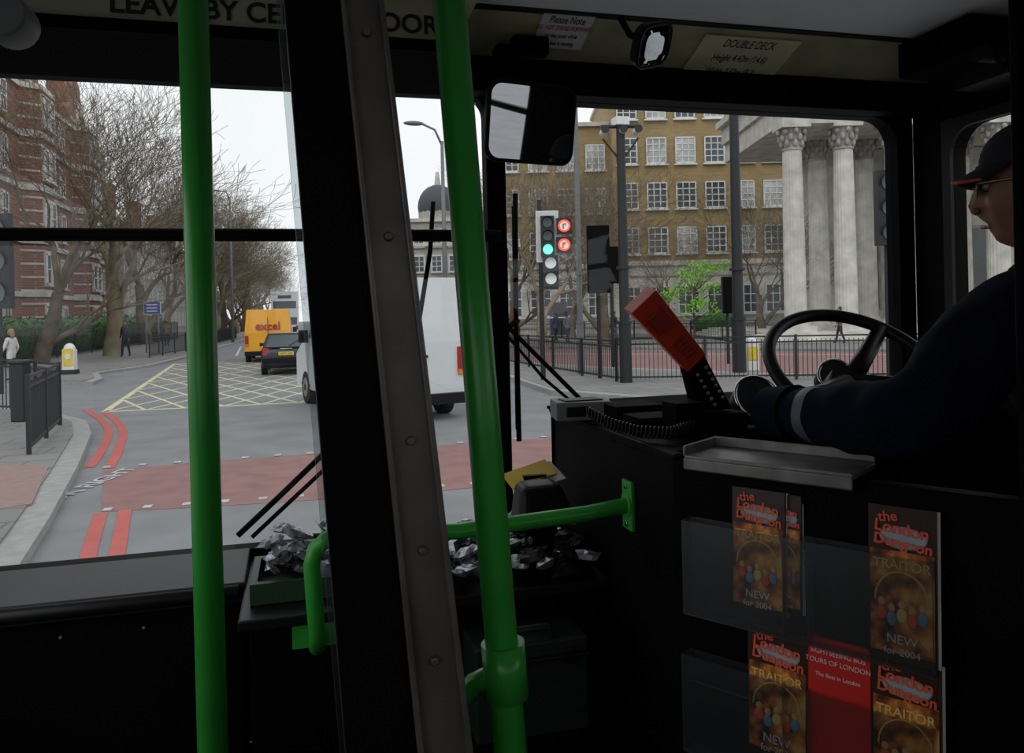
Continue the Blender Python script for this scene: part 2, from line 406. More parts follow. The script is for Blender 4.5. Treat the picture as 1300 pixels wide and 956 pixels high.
# ---- buildings (local x along facade, facade faces local -y)
def windowunit(b, x, z, ww, wh, frame_m, glass_m, surround=None, bars=(2, 3), y=0):
    if surround: b.box((x, y-.03, z), (ww+.36, .14, wh+.4), surround)
    b.box((x, y-.08, z), (ww+.02, .1, wh+.02), glass_m)
    t = .085
    for sx in (-1, 1): b.box((x+sx*ww/2, y-.13, z), (t, .1, wh+t), frame_m)
    for sz in (-1, 1): b.box((x, y-.13, z+sz*wh/2), (ww+t, .1, t), frame_m)
    for i in range(1, bars[0]): b.box((x-ww/2+ww*i/bars[0], y-.135, z), (t*.75, .06, wh), frame_m)
    for i in range(1, bars[1]): b.box((x, y-.135, z-wh/2+wh*i/bars[1]), (ww, .06, t*.75), frame_m)
    b.box((x, y-.14, z-wh/2-.12), (ww+.3, .26, .1), frame_m if not surround else surround)
rnd = random.Random(4)
def camframe(px, d, z=0):
    p = D(px, 395, d); p.z = z; return frame(p, RT, FW, UP)
def office(name, px0, px1, d, floors, nwin):
    W = (px1-px0)/1000*d; b = MB()
    b.bx(0, W, 0, 14, 5.3, 5.3+floors*3.3+.7, brickR); b.bx(-.05, W+.05, -.12, 14, 0, 5.1, stone); b.bx(-.1, W+.1, -.3, 14, 5.1, 5.45, stone)
    b.bx(-.15, W+.15, -.3, 14.1, 5.3+floors*3.3+.7, 5.3+floors*3.3+1.0, stone)
    for i in range(nwin):
        x = W*(i+.5)/nwin
        for f in range(floors): windowunit(b, x, 6.95+f*3.3, 1.4, 1.85, white, wglass if rnd.random() < .5 else wglass2, None, (3, 4))
        windowunit(b, x, 2.55, 1.5, 2.0, white, wglass, None, (3, 3), -.1)
    for z in (.6, 4.3): b.bx(0, W, -.2, 0, z, z+.14, stoned)
    b.bx(W*.45, W*.45+1.3, -.3, 0, 0, 2.6, slate)
    return b.finish(name, mw=camframe(px0, d), fixn=False)
office('brick_office_building', 782, 1040, 58, 4, 7)
office('brick_office_building', 632, 778, 60, 3, 4)
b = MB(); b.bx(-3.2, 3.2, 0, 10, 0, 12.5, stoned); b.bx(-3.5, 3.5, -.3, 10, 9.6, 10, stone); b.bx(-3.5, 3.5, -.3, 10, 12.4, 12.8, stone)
for i in range(3):
    for f in range(4): windowunit(b, -2+i*2, 1.8+f*2.9, 1.1, 1.8, white, wglass, stone)
b.cyl((0, 3, 12.6), (0, 3, 14.5), 2.3, 2.3, stoned, 20); b.ell((0, 3, 14.5), (2.4, 2.4, 2.6), slate); b.cyl((0, 3, 17), (0, 3, 18.6), .4, .2, stone)
b.finish('domed_corner_building', mw=camframe(556, 90), fixn=False)
b = MB(); L = 48; W = L
b.bx(0, L, 0, 14, 0, 17, brickL)
for z in (3.6, 7.0, 10.4, 13.8, 16.9): b.bx(-.05, L+.05, -.18, .1, z, z+.32, stone)
b.bx(-.05, L+.05, -.12, .1, 0, 1.2, stone)
nb = 8
for i in range(nb):
    x = L*(i+.5)/nb
    bay = i % 2 == 0
    if bay:
        b.prism([(x-2, 0, 0), (x-1.3, -1.1, 0), (x+1.3, -1.1, 0), (x+2, 0, 0)], (0, 0, 16.9), brickL)
        for z in (3.6, 7.0, 10.4, 13.8, 16.9): b.prism([(x-2.15, 0, z), (x-1.4, -1.25, z), (x+1.4, -1.25, z), (x+2.15, 0, z)], (0, 0, .35), stone)
        for z in [k*.85+1.4 for k in range(18)]: b.prism([(x-2.03, 0, z), (x-1.33, -1.14, z), (x+1.33, -1.14, z), (x+2.03, 0, z)], (0, 0, .12), stone)
        for f in range(5):
            for k in (-.65, .65): windowunit(b, x+k, 2.0+f*3.4, .85, 1.9, white, wglass, stone, (1, 2), -1.1)
        b.prism([(x-2.6, 0, 17), (x+2.6, 0, 17), (x+2.3, 0, 18.6), (x+1.3, 0, 19.2), (x+1.0, 0, 20.6), (x, 0, 21.6), (x-1.0, 0, 20.6), (x-1.3, 0, 19.2), (x-2.3, 0, 18.6)], (0, .7, 0), brickL)
        for z, h in ((17.8, 2.3), (19.2, 1.2)): b.box((x, -.06, z), (h*2-.3, .12, .22), stone)
        windowunit(b, x, 18.6, .9, 1.5, white, wglass, stone, (1, 2))
        b.ell((x, .3, 21.9), (.3, .3, .5), stone, nu=8, nv=6)
    else:
        for f in range(5):
            for k in (-1.1, 1.1): windowunit(b, x+k, 2.0+f*3.4, 1.0, 1.9, white, wglass, stone, (2, 2))
        b.bx(x-.9, x+.9, 2, 3.6, 17, 23, brickL); b.bx(x-1.05, x+1.05, 1.9, 3.7, 22.7, 23.1, stone)
        for k in (-.5, 0, .5): b.cyl((x+k, 2.8, 23), (x+k, 2.8, 23.8), .16, .13, brickL, 8)
b.prism([(0, 0, 17), (0, 7, 21.5), (0, 14, 17)], (L, 0, 0), slate)
b.finish('red_brick_mansion_block', mw=frame((-17, 31, 0), (0, 1, 0), (-1, 0, 0), UP), fixn=False)
b = MB(); L = 90
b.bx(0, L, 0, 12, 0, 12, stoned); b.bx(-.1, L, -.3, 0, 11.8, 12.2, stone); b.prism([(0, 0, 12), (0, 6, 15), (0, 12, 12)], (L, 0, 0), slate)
for i in range(26):
    for f in range(4): windowunit(b, 2+i*3.4, 1.9+f*2.9, 1.2, 1.7, white, wglass, stone)
for i in range(4): b.bx(14*i+5, 14*i+7, 2, 3.4, 12, 16.5, brickL)
b.finish('stone_terrace', mw=frame((-17, 86, 0), (0, 1, 0), (-1, 0, 0), UP), fixn=False)
b = MB(); L = 90
b.bx(0, L, 0, 12, 0, 14, brickR); b.bx(0, L, -.3, 0, 13.6, 14.1, stone)
for i in range(22):
    for f in range(4): windowunit(b, 2+i*3.9, 2.2+f*3.2, 1.3, 1.9, white, wglass, stone, y=-.0)
b.finish('brick_terrace', mw=frame((19, 210, 0), (0, -1, 0), (1, 0, 0), UP), fixn=False)

# ---- church portico
b = MB(); d0 = 41
def column(x, y, h=10.0, r=.56):
    b.box((x, y, .75), (1.6, 1.6, .3), stone); b.cyl((x, y, .9), (x, y, 1.1), .78, .78, stone, 20); b.cyl((x, y, 1.1), (x, y, 1.25), .66, .62, stone, 20)
    n = 40
    zs = [1.25+(h-1.25)*k/8 for k in range(9)]; vs = []; fs = []
    for k, z in enumerate(zs):
        rr_ = r*(1-.15*(k/8)**1.6)
        for i in range(n): q = rr_*(1-.045*(i % 2)); vs.append((x+q*cos(2*pi*i/n), y+q*sin(2*pi*i/n), z))
    for k in range(8): fs += [(k*n+i, k*n+(i+1) % n, (k+1)*n+(i+1) % n, (k+1)*n+i) for i in range(n)]
    b.add(vs, fs, stone)
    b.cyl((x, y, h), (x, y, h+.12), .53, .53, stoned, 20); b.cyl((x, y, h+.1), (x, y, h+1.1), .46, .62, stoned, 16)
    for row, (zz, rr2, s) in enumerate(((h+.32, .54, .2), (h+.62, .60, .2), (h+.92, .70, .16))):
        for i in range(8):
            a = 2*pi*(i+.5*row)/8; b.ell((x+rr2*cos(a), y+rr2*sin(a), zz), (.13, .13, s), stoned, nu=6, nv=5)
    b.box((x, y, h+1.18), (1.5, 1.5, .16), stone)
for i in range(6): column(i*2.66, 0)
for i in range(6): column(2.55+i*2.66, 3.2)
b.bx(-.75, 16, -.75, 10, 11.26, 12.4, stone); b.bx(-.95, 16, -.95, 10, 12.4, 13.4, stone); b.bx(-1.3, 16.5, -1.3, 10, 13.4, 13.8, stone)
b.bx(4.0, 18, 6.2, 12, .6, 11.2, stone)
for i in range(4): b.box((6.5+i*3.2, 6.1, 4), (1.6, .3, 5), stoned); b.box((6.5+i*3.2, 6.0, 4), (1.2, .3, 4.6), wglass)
for i in range(5): b.bx(-1.6-.4*i, 18, -1.4-.4*i, 12, 0.0, .6-.12*i, stone)
b.finish('church_portico', mw=camframe(1010, d0), fixn=False)

# ---- posts, signals
def sighead(b, c, n=3, lens=(None, None, None), sz=.36, back=True, mat=blk_ext, toward=None):
    f = (-FW) if toward is None else toward; rt = UP.cross(-f) * -1; R = Matrix((rt, -f, UP)).transposed()
    h = sz*n
    b.box(c, (sz*1.0, .22, h), mat, R)
    if toward is not None: b.box(c-f*.13, (sz*1.02, .05, h*1.01), rubber, R)
    if back: b.box(c+(-f)*.06, (sz*1.55, .03, h+.25), mat, R); b.box(c+(-f)*.05, (sz*1.55+.05, .01, h+.3), white, R)
    for i in range(n):
        p = c+UP*(h/2-sz*(i+.5))
        m = lens[i] or wglass
        b.cyl(p+f*.10, p+f*.135, sz*.36, sz*.36, m, 18)
        vs = []; fs = []; K = 10
        for k in range(K+1):
            a = pi*(-.08)+pi*1.16*k/K
            for t in (.11, .11+.2*(.35+.65*sin(min(pi, max(0, a))))): vs.append(p+rt*cos(a)*sz*.41+UP*sin(a)*sz*.41+f*t)
        for k in range(K): fs.append((2*k, 2*k+1, 2*k+3, 2*k+2))
        b.add(vs, fs, mat, True)
b = MB(); p = G(690, 488, 0); d = (p-EYE).dot(FW)
b.cyl(p, V((p.x, p.y, 2+.14*d)), .07, .06, blk_ext)
sighead(b, D(695, 300, d-.2), 3, (None, None, grnE), .36)
b.box(D(697, 345, d-.1), (.5, .04, .95), blk_ext, Matrix((RT, FW, UP)).transposed())
sighead(b, D(699, 344, d-.2), 2, (whE, whE), .42, back=False)
for yy, kind in ((287, 0), (311, 1)):
    q = D(716, yy, d-.2); R = Matrix((RT, FW, UP)).transposed(); b.box(q, (.4, .14, .42), blk_ext, R)
    q2 = q-FW*.09
    b.tube([q2+RT*cos(a)*.14+UP*sin(a)*.14 for a in [2*pi*i/20 for i in range(20)]], .024, redE, n=6, closed=True)
    b.cyl(q2+FW*.03, q2, .125, .125, whE, 20); b.tube([q2-FW*.01+RT*t[0]+UP*t[1] for t in ((-.03, -.08), (-.03, .05), (.05, .05))], .014, letter, n=5)
    if kind: b.tube([q2-FW*.01+RT*.09+UP*.1, q2-FW*.01-RT*.09-UP*.1], .014, redE, n=5)
b.finish('traffic_signal', fixn=False)
for px, yb, yt, yb2, s, name in ((762, 486, 288, 372, .5, 'traffic_signal'), (779, 470, 314, 360, .36, 'traffic_signal'), (1130, 505, 218, 312, .4, 'traffic_signal'), (2, 500, 272, 392, .45, 'traffic_signal'), (925, 462, 352, 398, .34, 'traffic_signal')):
    b = MB(); p = G(px, yb); dd = (p-EYE).dot(FW); t = D(px, yt, dd); u = D(px, yb2, dd)
    b.cyl(p, V((p.x, p.y, t.z)), .06, .05, blk_ext); h = t.z-u.z; sz = h/3
    sighead(b, V((p.x, p.y, (t.z+u.z)/2))+FW*-.12, 3, (None,)*3, sz, back=False, toward=FW if px < 1000 and px > 100 else None)
    b.finish(name, fixn=False)
def post(px, yb, ztop, r0, r1, mat, name, heads=None):
    b = MB(); p = G(px, yb); b.cyl(p, p+UP*1.6, r0*1.25, r0*1.2, mat); b.cyl(p+UP*1.6, V((p.x, p.y, ztop)), r0, r1, mat)
    for z in (1.6, 3): b.cyl(p+UP*z, p+UP*(z+.08), r0*1.4, r0*1.4, mat)
    if heads == 'cctv':
        z = ztop
        b.tube([V((p.x, p.y, z))-RT*.5, V((p.x, p.y, z))+RT*.5], .05, mat)
        for sx in (-.42, .05, .42):
            q = V((p.x, p.y, z-.12))+RT*sx; b.cyl(q-FW*.25, q+FW*.2, .09, .09, white if sx else mat, 12); b.cyl(q-FW*.28, q-FW*.25, .1, .1, mat, 12); b.cyl(q, q+UP*.15, .03, .03, mat, 6)
        b.box(V((p.x, p.y, z+.12)), (.35, .35, .2), white)
        for sx in (-1, 1): b.tube([V((p.x, p.y, z-.9)), V((p.x, p.y, z-.3))+RT*.45*sx], .025, mat, n=6)
    if heads == 'lamp':
        q = V((p.x, p.y, ztop)); b.tube([q, q+UP*.5-RT*.3, q+UP*.7-RT*1.3], .05, mat); b.ell(q+UP*.7-RT*1.7, (.5, .18, .12), mat)
    b.finish(name, fixn=False)
post(795, 492, 2+.225*20.5, .13, .11, blk_ext, 'cctv_mast', 'cctv')
post(738, 480, 8.6, .085, .07, greyp, 'street_lamp', 'lamp'); post(939, 478, 9.5, .16, .12, blk_ext, 'street_lamp', 'lamp')
b = MB(); q = D(566, 395, 34); q.z = 0; b.cyl(q, q+UP*9.4, .12, .07, greyp); b.tube([q+UP*9.2, q+UP*9.9-RT*.3, q+UP*10.2-RT*.9], .05, greyp); b.ell(q+UP*10.2-RT*1.2, (.45, .18, .1), greyp); b.finish('street_lamp')
b = MB(); q = D(295, 395, 60); q.z = 0; b.cyl(q, q+UP*11.2, .12, .07, greyp); b.tube([q+UP*11, q+UP*11.6-RT*.3, q+UP*11.7-RT*1.2], .05, greyp); b.ell(q+UP*11.7-RT*1.5, (.5, .18, .1), greyp); b.finish('street_lamp')
b = MB(); p = G(89, 475, .12); R = Matrix.Rotation(-TH, 3, 'Z')
b.box(p+UP*.08, (.5, .35, .16), blk_ext, R); b.box(p+UP*.5, (.42, .24, .76), white, R); b.box(p+UP*.6-FW*.125, (.36, .02, .62), plateY, R); b.ell(p+UP*.88, (.21, .12, .22), white, R); b.cyl(p+UP*.62-FW*.13, p+UP*.62-FW*.15, .1, .1, white, 16)
b.finish('illuminated_traffic_bollard', .02)
b = MB(); p = G(955, 470, .12); b.box(p+UP*.4, (.36, .24, .8), white, R); b.box(p+UP*.5-FW*.13, (.3, .02, .4), plateY, R); b.ell(p+UP*.8, (.18, .12, .16), white, R); b.finish('illuminated_traffic_bollard', .02)
blue = M('sign_blue', (.02, .08, .4), .5)
b = MB(); p = G(194, 448, .12); dd = (p-EYE).dot(FW); c = D(194, 391, dd)
for s in (-.35, .35): b.cyl(p+RT*s, V((p.x, p.y, c.z+.3))+RT*s, .04, .04, greyp, 8)
b.box(c-FW*.06, (.95, .04, .72), white, R); b.box(c-FW*.09, (.88, .03, .65), blue, R)
for k in (-.18, 0, .18): b.box(c-FW*.115+UP*k, (.6, .01, .06), white, R)
b.finish('street_information_sign')
b = MB(); p = G(27, 535, .12); b.box(p+UP*.55, (.26, .26, 1.1), blk_ext, R); b.box(p+UP*1.13, (.32, .32, .08), blk_ext, R); b.finish('litter_bin', .03)

# ---- vehicles : local y forward, x right
yel = M('van_yellow', (.78, .36, .015), .3, var=.04); carb = M('car_black', (.012, .014, .02), .2); whv = M('van_white', (.64, .66, .67), .3, var=.03); busw = M('bus_white', (.78, .80, .82), .35, var=.03)
def wheel(b, x, y, r, wd=.2):
    b.cyl((x-wd/2, y, r), (x+wd/2, y, r), r, r, tyre, 22); b.cyl((x-wd/2-.01, y, r), (x+wd/2+.01, y, r), r*.6, r*.6, steel, 16)
    b.cyl((x-wd/2-.02, y, r), (x+wd/2+.02, y, r), r*.2, r*.2, blk_g, 10)
def car(p):
    b = MB()
    def loft(st, mat, n=20, e=.35):
        rows = []
        for y, hw, z0, z1 in st:
            row = []
            for i in range(n):
                a = 2*pi*i/n; cx, sz = cos(a), sin(a)
                row.append(V((hw*math.copysign(abs(cx)**e, cx), y, (z0+z1)/2+(z1-z0)/2*math.copysign(abs(sz)**e, sz))))
            rows.append(row)
        vs = [q for r_ in rows for q in r_]; K = len(rows)
        b.add(vs, [(k*n+i, k*n+(i+1) % n, (k+1)*n+(i+1) % n, (k+1)*n+i) for k in range(K-1) for i in range(n)], mat, True)
        b.add(vs, [tuple(range(n))[::-1], tuple(range((K-1)*n, K*n))], mat)
    loft([(-2.02, .70, .36, .62), (-1.98, .80, .28, .84), (-1.88, .83, .24, .96), (-1.2, .85, .22, .98), (0, .86, .22, .96), (1.0, .85, .22, .92), (1.7, .80, .24, .78), (1.95, .70, .3, .62)], carb)
    b.hexa([(-.78, -1.93, .92), (.78, -1.93, .92), (-.78, .95, .92), (.78, .95, .92), (-.60, -1.52, 1.42), (.60, -1.52, 1.42), (-.60, .1, 1.42), (.60, .1, 1.42)], carb)
    b.hexa([(-.66, -1.945, .96), (.66, -1.945, .96), (-.66, -1.8, .96), (.66, -1.8, .96), (-.53, -1.60, 1.36), (.53, -1.60, 1.36), (-.53, -1.5, 1.36), (.53, -1.5, 1.36)], wglass)
    for s in (-1, 1):
        for y0, y1 in ((-1.55, -.75), (-.68, .55)):
            b.add([(s*.785, y0, .98), (s*.785, y1, .98), (s*.635, min(y1, .05), 1.36), (s*.635, max(y0, -1.35), 1.36)], [(0, 1, 2, 3)], wglass)
        b.hexa([V((s*.66, 0, 0))+V(q) for q in ((-.1, -2.02, .68), (.1, -2.0, .68), (-.1, -1.8, .68), (.1, -1.8, .68), (-.1, -1.96, .92), (.1, -1.95, .92), (-.1, -1.8, .92), (.1, -1.8, .92))], taill)
        b.box((s*.9, .55, .98), (.16, .1, .12), carb)
        for y in (-1.3, 1.25): wheel(b, s*.74, y, .3)
    b.box((0, -2.05, .5), (1.55, .08, .16), blk_g); b.box((0, -2.03, .74), (.5, .03, .12), plateY); b.box((0, -1.96, .9), (.4, .02, .03), chrome)
    b.cyl((.1, -1.94, 1.0), (.42, -1.8, 1.2), .012, .012, blk_g, 5)
    o_ = b.finish('hatchback_car', .03, mw=frame(p, (1, 0, 0), (0, 1, 0), UP)); text('N573 ORJ', .1, o_.matrix_basis @ frame((0, -2.048, .74), (1, 0, 0), (0, 0, 1), (0, -1, 0)), letter, o_)
    return o_
car(G(364, 476)+V((0, 1.9, 0)))
def van(name, p, L, hw, H, mat, wr=.34, z0=.35, logo=None, yaw=0., rearwin=True):
    b = MB(); k = hw*.9
    b.hexa([(-hw, 0, z0), (hw, 0, z0), (-hw, L*.78, z0), (hw, L*.78, z0), (-hw, 0, H*.55), (hw, 0, H*.55), (-hw, L*.78, H*.55), (hw, L*.78, H*.55)], mat)
    b.hexa([(-hw, 0, H*.55), (hw, 0, H*.55), (-hw, L*.76, H*.55), (hw, L*.76, H*.55), (-k, .08, H), (k, .08, H), (-k, L*.62, H), (k, L*.62, H)], mat)
    b.prism([(-hw, L*.76, z0), (-hw, L, z0), (-hw, L, H*.42), (-hw, L*.93, H*.48), (-hw, L*.76, H*.6)], (2*hw, 0, 0), mat)
    b.hexa([(-hw*.9, L*.765, H*.56), (hw*.9, L*.765, H*.56), (-hw*.9, L*.74, H*.5), (hw*.9, L*.74, H*.5), (-k*.9, L*.64, H*.92), (k*.9, L*.64, H*.92), (-k*.9, L*.60, H*.92), (k*.9, L*.60, H*.92)], wglass)
    for s in (-1, 1):
        x0, x1 = s*.08, s*(hw-.22)
        if rearwin: b.hexa([(min(x0, x1), .003, H*.60), (max(x0, x1), .003, H*.60), (min(x0, x1), .1, H*.60), (max(x0, x1), .1, H*.60), (min(x0, x1), .045, H*.86), (max(x0, x1), .045, H*.86), (min(x0, x1), .15, H*.86), (max(x0, x1), .15, H*.86)], wglass)
        b.box((s*(hw-.09), -.01, H*.42), (.14, .06, H*.18), taill); b.box((s*(hw-.09), -.015, H*.33), (.13, .06, .1), M('indicator_amber', (.6, .2, .02), .4))
        for y in (L*.17, L*.82): wheel(b, s*(hw-.1), y, wr, .22); b.box((s*(hw-.005), y, wr+.07), (.03, wr*2.3, .05), blk_g)
        b.box((s*(hw+.13), L*.74, H*.58), (.2, .1, .28), blk_g)
        b.add([(s*(hw+.004), L*.60, H*.57), (s*(hw+.004), L*.755, H*.57), (s*(k+.03), L*.63, H*.87), (s*(k+.03), L*.60, H*.87)], [(0, 1, 2, 3)], wglass)
        b.box((s*hw, L*.38, H*.45), (.02, L*.5, .05), blk_g)
    b.box((0, -.02, H*.5), (.02, .03, H*.7), blk_g); b.box((0, -.06, z0+.05), (hw*2, .16, .2), blk_g); b.box((0, -.03, z0+.3), (.52, .03, .12), plateY); b.box((.2, -.03, H*.45), (.12, .05, .05), blk_g)
    ob = b.finish(name, .05, mw=frame(p, (cos(yaw), sin(yaw), 0), (-sin(yaw), cos(yaw), 0), UP))
    if logo: text(logo, .50, ob.matrix_basis @ frame((0, -.01, H*.68), (1, 0, 0), (0, 0, 1), (0, -1, 0)), M('logo_red', (.4, .02, .02), .5), ob, bold=.008, ext=.03)
    return ob
p = G(338, 460); van('delivery_van', p+V((0.1, 0, 0)), 5.0, .98, 2.32, yel, logo='excel', rearwin=False)
p = G(592, 530); ya = radians(12); van('panel_van', V((p.x, p.y, 0))-V((cos(ya), sin(ya), 0))*1.02, 5.4, 1.02, 2.66, whv, .37, yaw=ya, rearwin=False)
b = MB(); b.bx(-1.25, 1.25, 0, 10, .35, 4.35, busw); b.bx(-1.05, 1.05, -.02, .05, 2.75, 3.45, wglass); b.bx(-1.1, 1.1, -.02, .05, 1.2, 1.9, wglass); b.bx(-.6, .6, -.03, .05, 3.7, 4.0, slate)
for s in (-1, 1):
    b.bx(s*1.255-.005, s*1.255+.005, .4, 9.6, 2.8, 3.5, wglass); b.bx(s*1.255-.005, s*1.255+.005, .4, 9.6, 1.2, 1.9, wglass); wheel(b, s*1.1, 2, .5, .3); wheel(b, s*1.1, 8, .5, .3); b.box((s*1.1, -.02, .9), (.2, .05, .4), taill)
b.finish('double_decker_bus', .12, mw=frame(V((D(364, 395, 85).x, 78, 0)), (1, 0, 0), (0, 1, 0), UP))

# ---- pedestrians
def skinmesh(verts, edges, rad, root=0, sub=2, name='sk'):
    me = bpy.data.meshes.new(name); me.from_pydata([V(v) for v in verts], edges, []); ob = bpy.data.objects.new(name, me); scene.collection.objects.link(ob)
    ob.modifiers.new('s', 'SKIN')
    for i, sv in enumerate(me.skin_vertices[0].data):
        r = rad[i]; sv.radius = (r, r) if not isinstance(r, tuple) else r; sv.use_root = (i == root)
    ss = ob.modifiers.new('u', 'SUBSURF'); ss.levels = sub; ss.render_levels = sub
    dg = bpy.context.evaluated_depsgraph_get(); dg.update()
    m2 = bpy.data.meshes.new_from_object(ob.evaluated_get(dg)); bpy.data.objects.remove(ob); return m2
def absorb(b, me, matfn, T=None):
    o = len(b.v); b.v += [(T @ v.co if T else v.co.copy()) for v in me.vertices]
    for p in me.polygons:
        b.f.append([i+o for i in p.vertices]); b.m.append(b.mi(matfn(p.center))); b.sm.append(True)
def person(p, heading, top, legs, hair=hairm, h=1.72, name='pedestrian', coatlen=.85, step=.22, longhair=False):
    s = h/1.75; b = MB(); st = step
    Vt = [(0, 0, .96), (0, 0, 1.14), (0, .0, 1.36), (0, 0, 1.48), (0, .01, 1.56),
          (.17, 0, 1.42), (.24, -.06, 1.14), (.25, .06, .90), (-.17, 0, 1.42), (-.24, .05, 1.14), (-.25, .2, .93),
          (.09, 0, .9), (.10, st*.55, .50), (.10, st*.8, .09), (.10, st*.8+.15, .04),
          (-.09, 0, .9), (-.10, -st*.2, .50), (-.10, -st, .10), (-.10, -st+.14, .04)]
    E = [(0, 1), (1, 2), (2, 3), (3, 4), (2, 5), (5, 6), (6, 7), (2, 8), (8, 9), (9, 10), (0, 11), (11, 12), (12, 13), (13, 14), (0, 15), (15, 16), (16, 17), (17, 18)]
    Rr = [(.16, .11), (.135, .1), (.17, .115), .075, .055, .07, .052, .034, .07, .052, .034, .10, .068, .045, .04, .10, .068, .045, .04]
    me = skinmesh(Vt, E, Rr)
    def mf(c):
        if c.z > 1.49: return skin
        if c.z < .09: return letter
        if abs(c.x) > .19 and c.z < .93: return skin
        return top if c.z > coatlen else legs
    absorb(b, me, mf)
    b.ell((0, .015, 1.645), (.076, .095, .115), skin, nu=16, nv=12)
    b.ell((0, .11, 1.635), (.012, .022, .02), skin, nu=8, nv=6)
    for sx in (-1, 1):
        b.ell((sx*.077, .01, 1.64), (.012, .02, .03), skin, nu=8, nv=6); b.ell((sx*.03, .098, 1.655), (.012, .008, .007), letter, nu=8, nv=6)
        hx, hy, hz = (.25, .06, .88) if sx > 0 else (-.25, .2, .91)
        b.ell((hx, hy+.01, hz-.04), (.018, .04, .05), skin, nu=8, nv=6)
        for k in range(4): b.tube([(hx, hy-.02+k*.018, hz-.07), (hx, hy-.015+k*.018, hz-.11), (hx-sx*.015, hy-.01+k*.018, hz-.135-.006*(1.5-abs(k-1.5)))], [.009, .008, .006], skin, n=5)
        b.tube([(hx-sx*.01, hy+.04, hz-.03), (hx-sx*.02, hy+.065, hz-.07)], [.011, .008], skin, n=5)
    b.ell((0, .11, 1.60), (.022, .008, .006), M('lips', (.3, .08, .07), .5), nu=8, nv=6)
    b.ell((0, -.012, 1.675), (.084, .098, .105), hair, nu=16, nv=10)
    if longhair: b.ell((0, -.06, 1.58), (.09, .06, .14), hair, nu=12, nv=8)
    mwx = frame(V((p.x, p.y, p.z)), (cos(heading), sin(heading), 0), (-sin(heading), cos(heading), 0), UP) @ Matrix.Scale(s, 4)
    return b.finish(name, mw=mwx, fixn=False)
coatw = M('coat_pale', (.6, .58, .57), .8); suit = M('suit_dark', (.02, .02, .028), .8); jean = M('denim', (.05, .07, .12), .8); brownc = M('jacket_brown', (.12, .07, .05), .8)
person(G(15, 484, .12), 1.2, coatw, M('skirt_beige', (.35, .32, .3), .8), M('hair_blonde', (.3, .2, .08), .7), 1.66, coatlen=.6, longhair=True)
person(G(160, 453, .12), 2.9, suit, suit, h=1.8); person(G(212, 440, .12), .2, brownc, suit); person(G(706, 436, .12), .5, jean, suit); person(G(721, 435, .12), 3.6, M('jacket_grey', (.2, .22, .25), .8), jean)
person(G(780, 437, .12), 2.0, suit, jean); person(G(1067, 436, .12), 1.0, brownc, suit)

# ================================================================== BUS SHELL
WY = 2.15; XL, XR = -.85, 1.95; FZ = .9; CZ = 2.78
xm = PY(632, 300, WY).x
wf = empty('window_1')
b = MB()
b.ring((0, WY, 0), (1, 0, 0), (0, 0, 1), (XL, xm, FZ, 2.95), (XL+.06, xm-.028, 1.40, 2.605), .05, (0, .06, 0), blk)
b.finish('wall_front_nearside', .004)
b = MB(); xr = PY(1142, 300, WY).x
b.ring((0, WY, 0), (1, 0, 0), (0, 0, 1), (xm, XR, FZ, 2.95), (xm+.028, xr, 1.40, 2.60), .09, (0, .06, 0), blk); b.finish('wall_front_offside', .004)
b = MB(); b.box(((XL+xm)/2, WY+.03, 2.0), (xm-XL-.1, .006, 1.25), glass); b.finish('nearside_pane', parent=wf)
b = MB(); b.box(((xr+xm)/2, WY+.03, 2.0), (xr-xm, .006, 1.25), glass); b.finish('offside_pane', parent=wf)
b = MB(); z = 2.21; b.cyl((XL, 2.12, z), (xm, 2.12, z), .0165, .0165, rubber); b.finish('window_guard_rail')
sy1 = PX(1207, 250, XR).y
b = MB(); b.ring((XR, 0, 0), (0, 1, 0), (0, 0, 1), (.95, WY, FZ, 2.95), (1.15, sy1, 1.78, PX(1250, 148, XR).z), .09, (.06, 0, 0), blk)
b.ring((XR, 0, 0), (0, 1, 0), (0, 0, 1), (-5, .95, FZ, 2.95), (-4.2, .1, 1.9, 2.50), .09, (.06, 0, 0), blk)  # unseen rear window opening, added to brighten the ceiling and fill the mirror
for yy in (-1.0, -2.4): b.bx(XR, XR+.05, yy-.04, yy+.04, 1.88, 2.52, blk)
b.bx(XR-.001, XR+.05, -4.2, .1, 2.28, 2.31, blk); b.finish('wall_right')
b = MB(); b.ring((XR-.012, 0, 0), (0, 1, 0), (0, 0, 1), (1.13, sy1+.02, 1.76, PX(1250, 148, XR).z+.02), (1.16, sy1-.012, 1.79, PX(1250, 148, XR).z-.012), .08, (.012, 0, 0), blk_g); b.box((XR+.02, 1.6, 2.1), (.006, 1, .9), glass); b.finish('window_2')
b = MB(); b.ring((XL, 0, 0), (0, 1, 0), (0, 0, 1), (.2, WY, FZ, 2.95), (.45, 1.90, 1.35, 2.5), .06, (-.06, 0, 0), blk)
b.ring((XL, 0, 0), (0, 1, 0), (0, 0, 1), (-5, .2, FZ, 2.95), (-4.2, .1, 1.7, 2.4), .06, (-.06, 0, 0), blk); b.finish('wall_left')  # rear window opening out of view, added to light the ceiling
b = MB(); b.ring((0, -5.06, 0), (1, 0, 0), (0, 0, 1), (XL, XR, FZ, 2.95), (XL+.3, XR-.3, 1.8, 2.4), .1, (0, .06, 0), blk); b.finish('wall_back')
b = MB(); b.bx(XL, XR, -5, WY, FZ-.06, FZ, blk_m); b.finish('floor')
xs = .40
b = MB(); b.bx(xs, XR, -5, 1.92, 2.76, 2.80, ceilm); b.bx(XL, xs, -5, 1.92, 2.86, 2.90, ceilm); b.bx(xs-.03, xs, -5, 1.9, 2.70, 2.9, creamd); b.bx(XL, XR, -5, WY, 2.93, 2.95, blk); b.finish('ceiling')
b = MB()
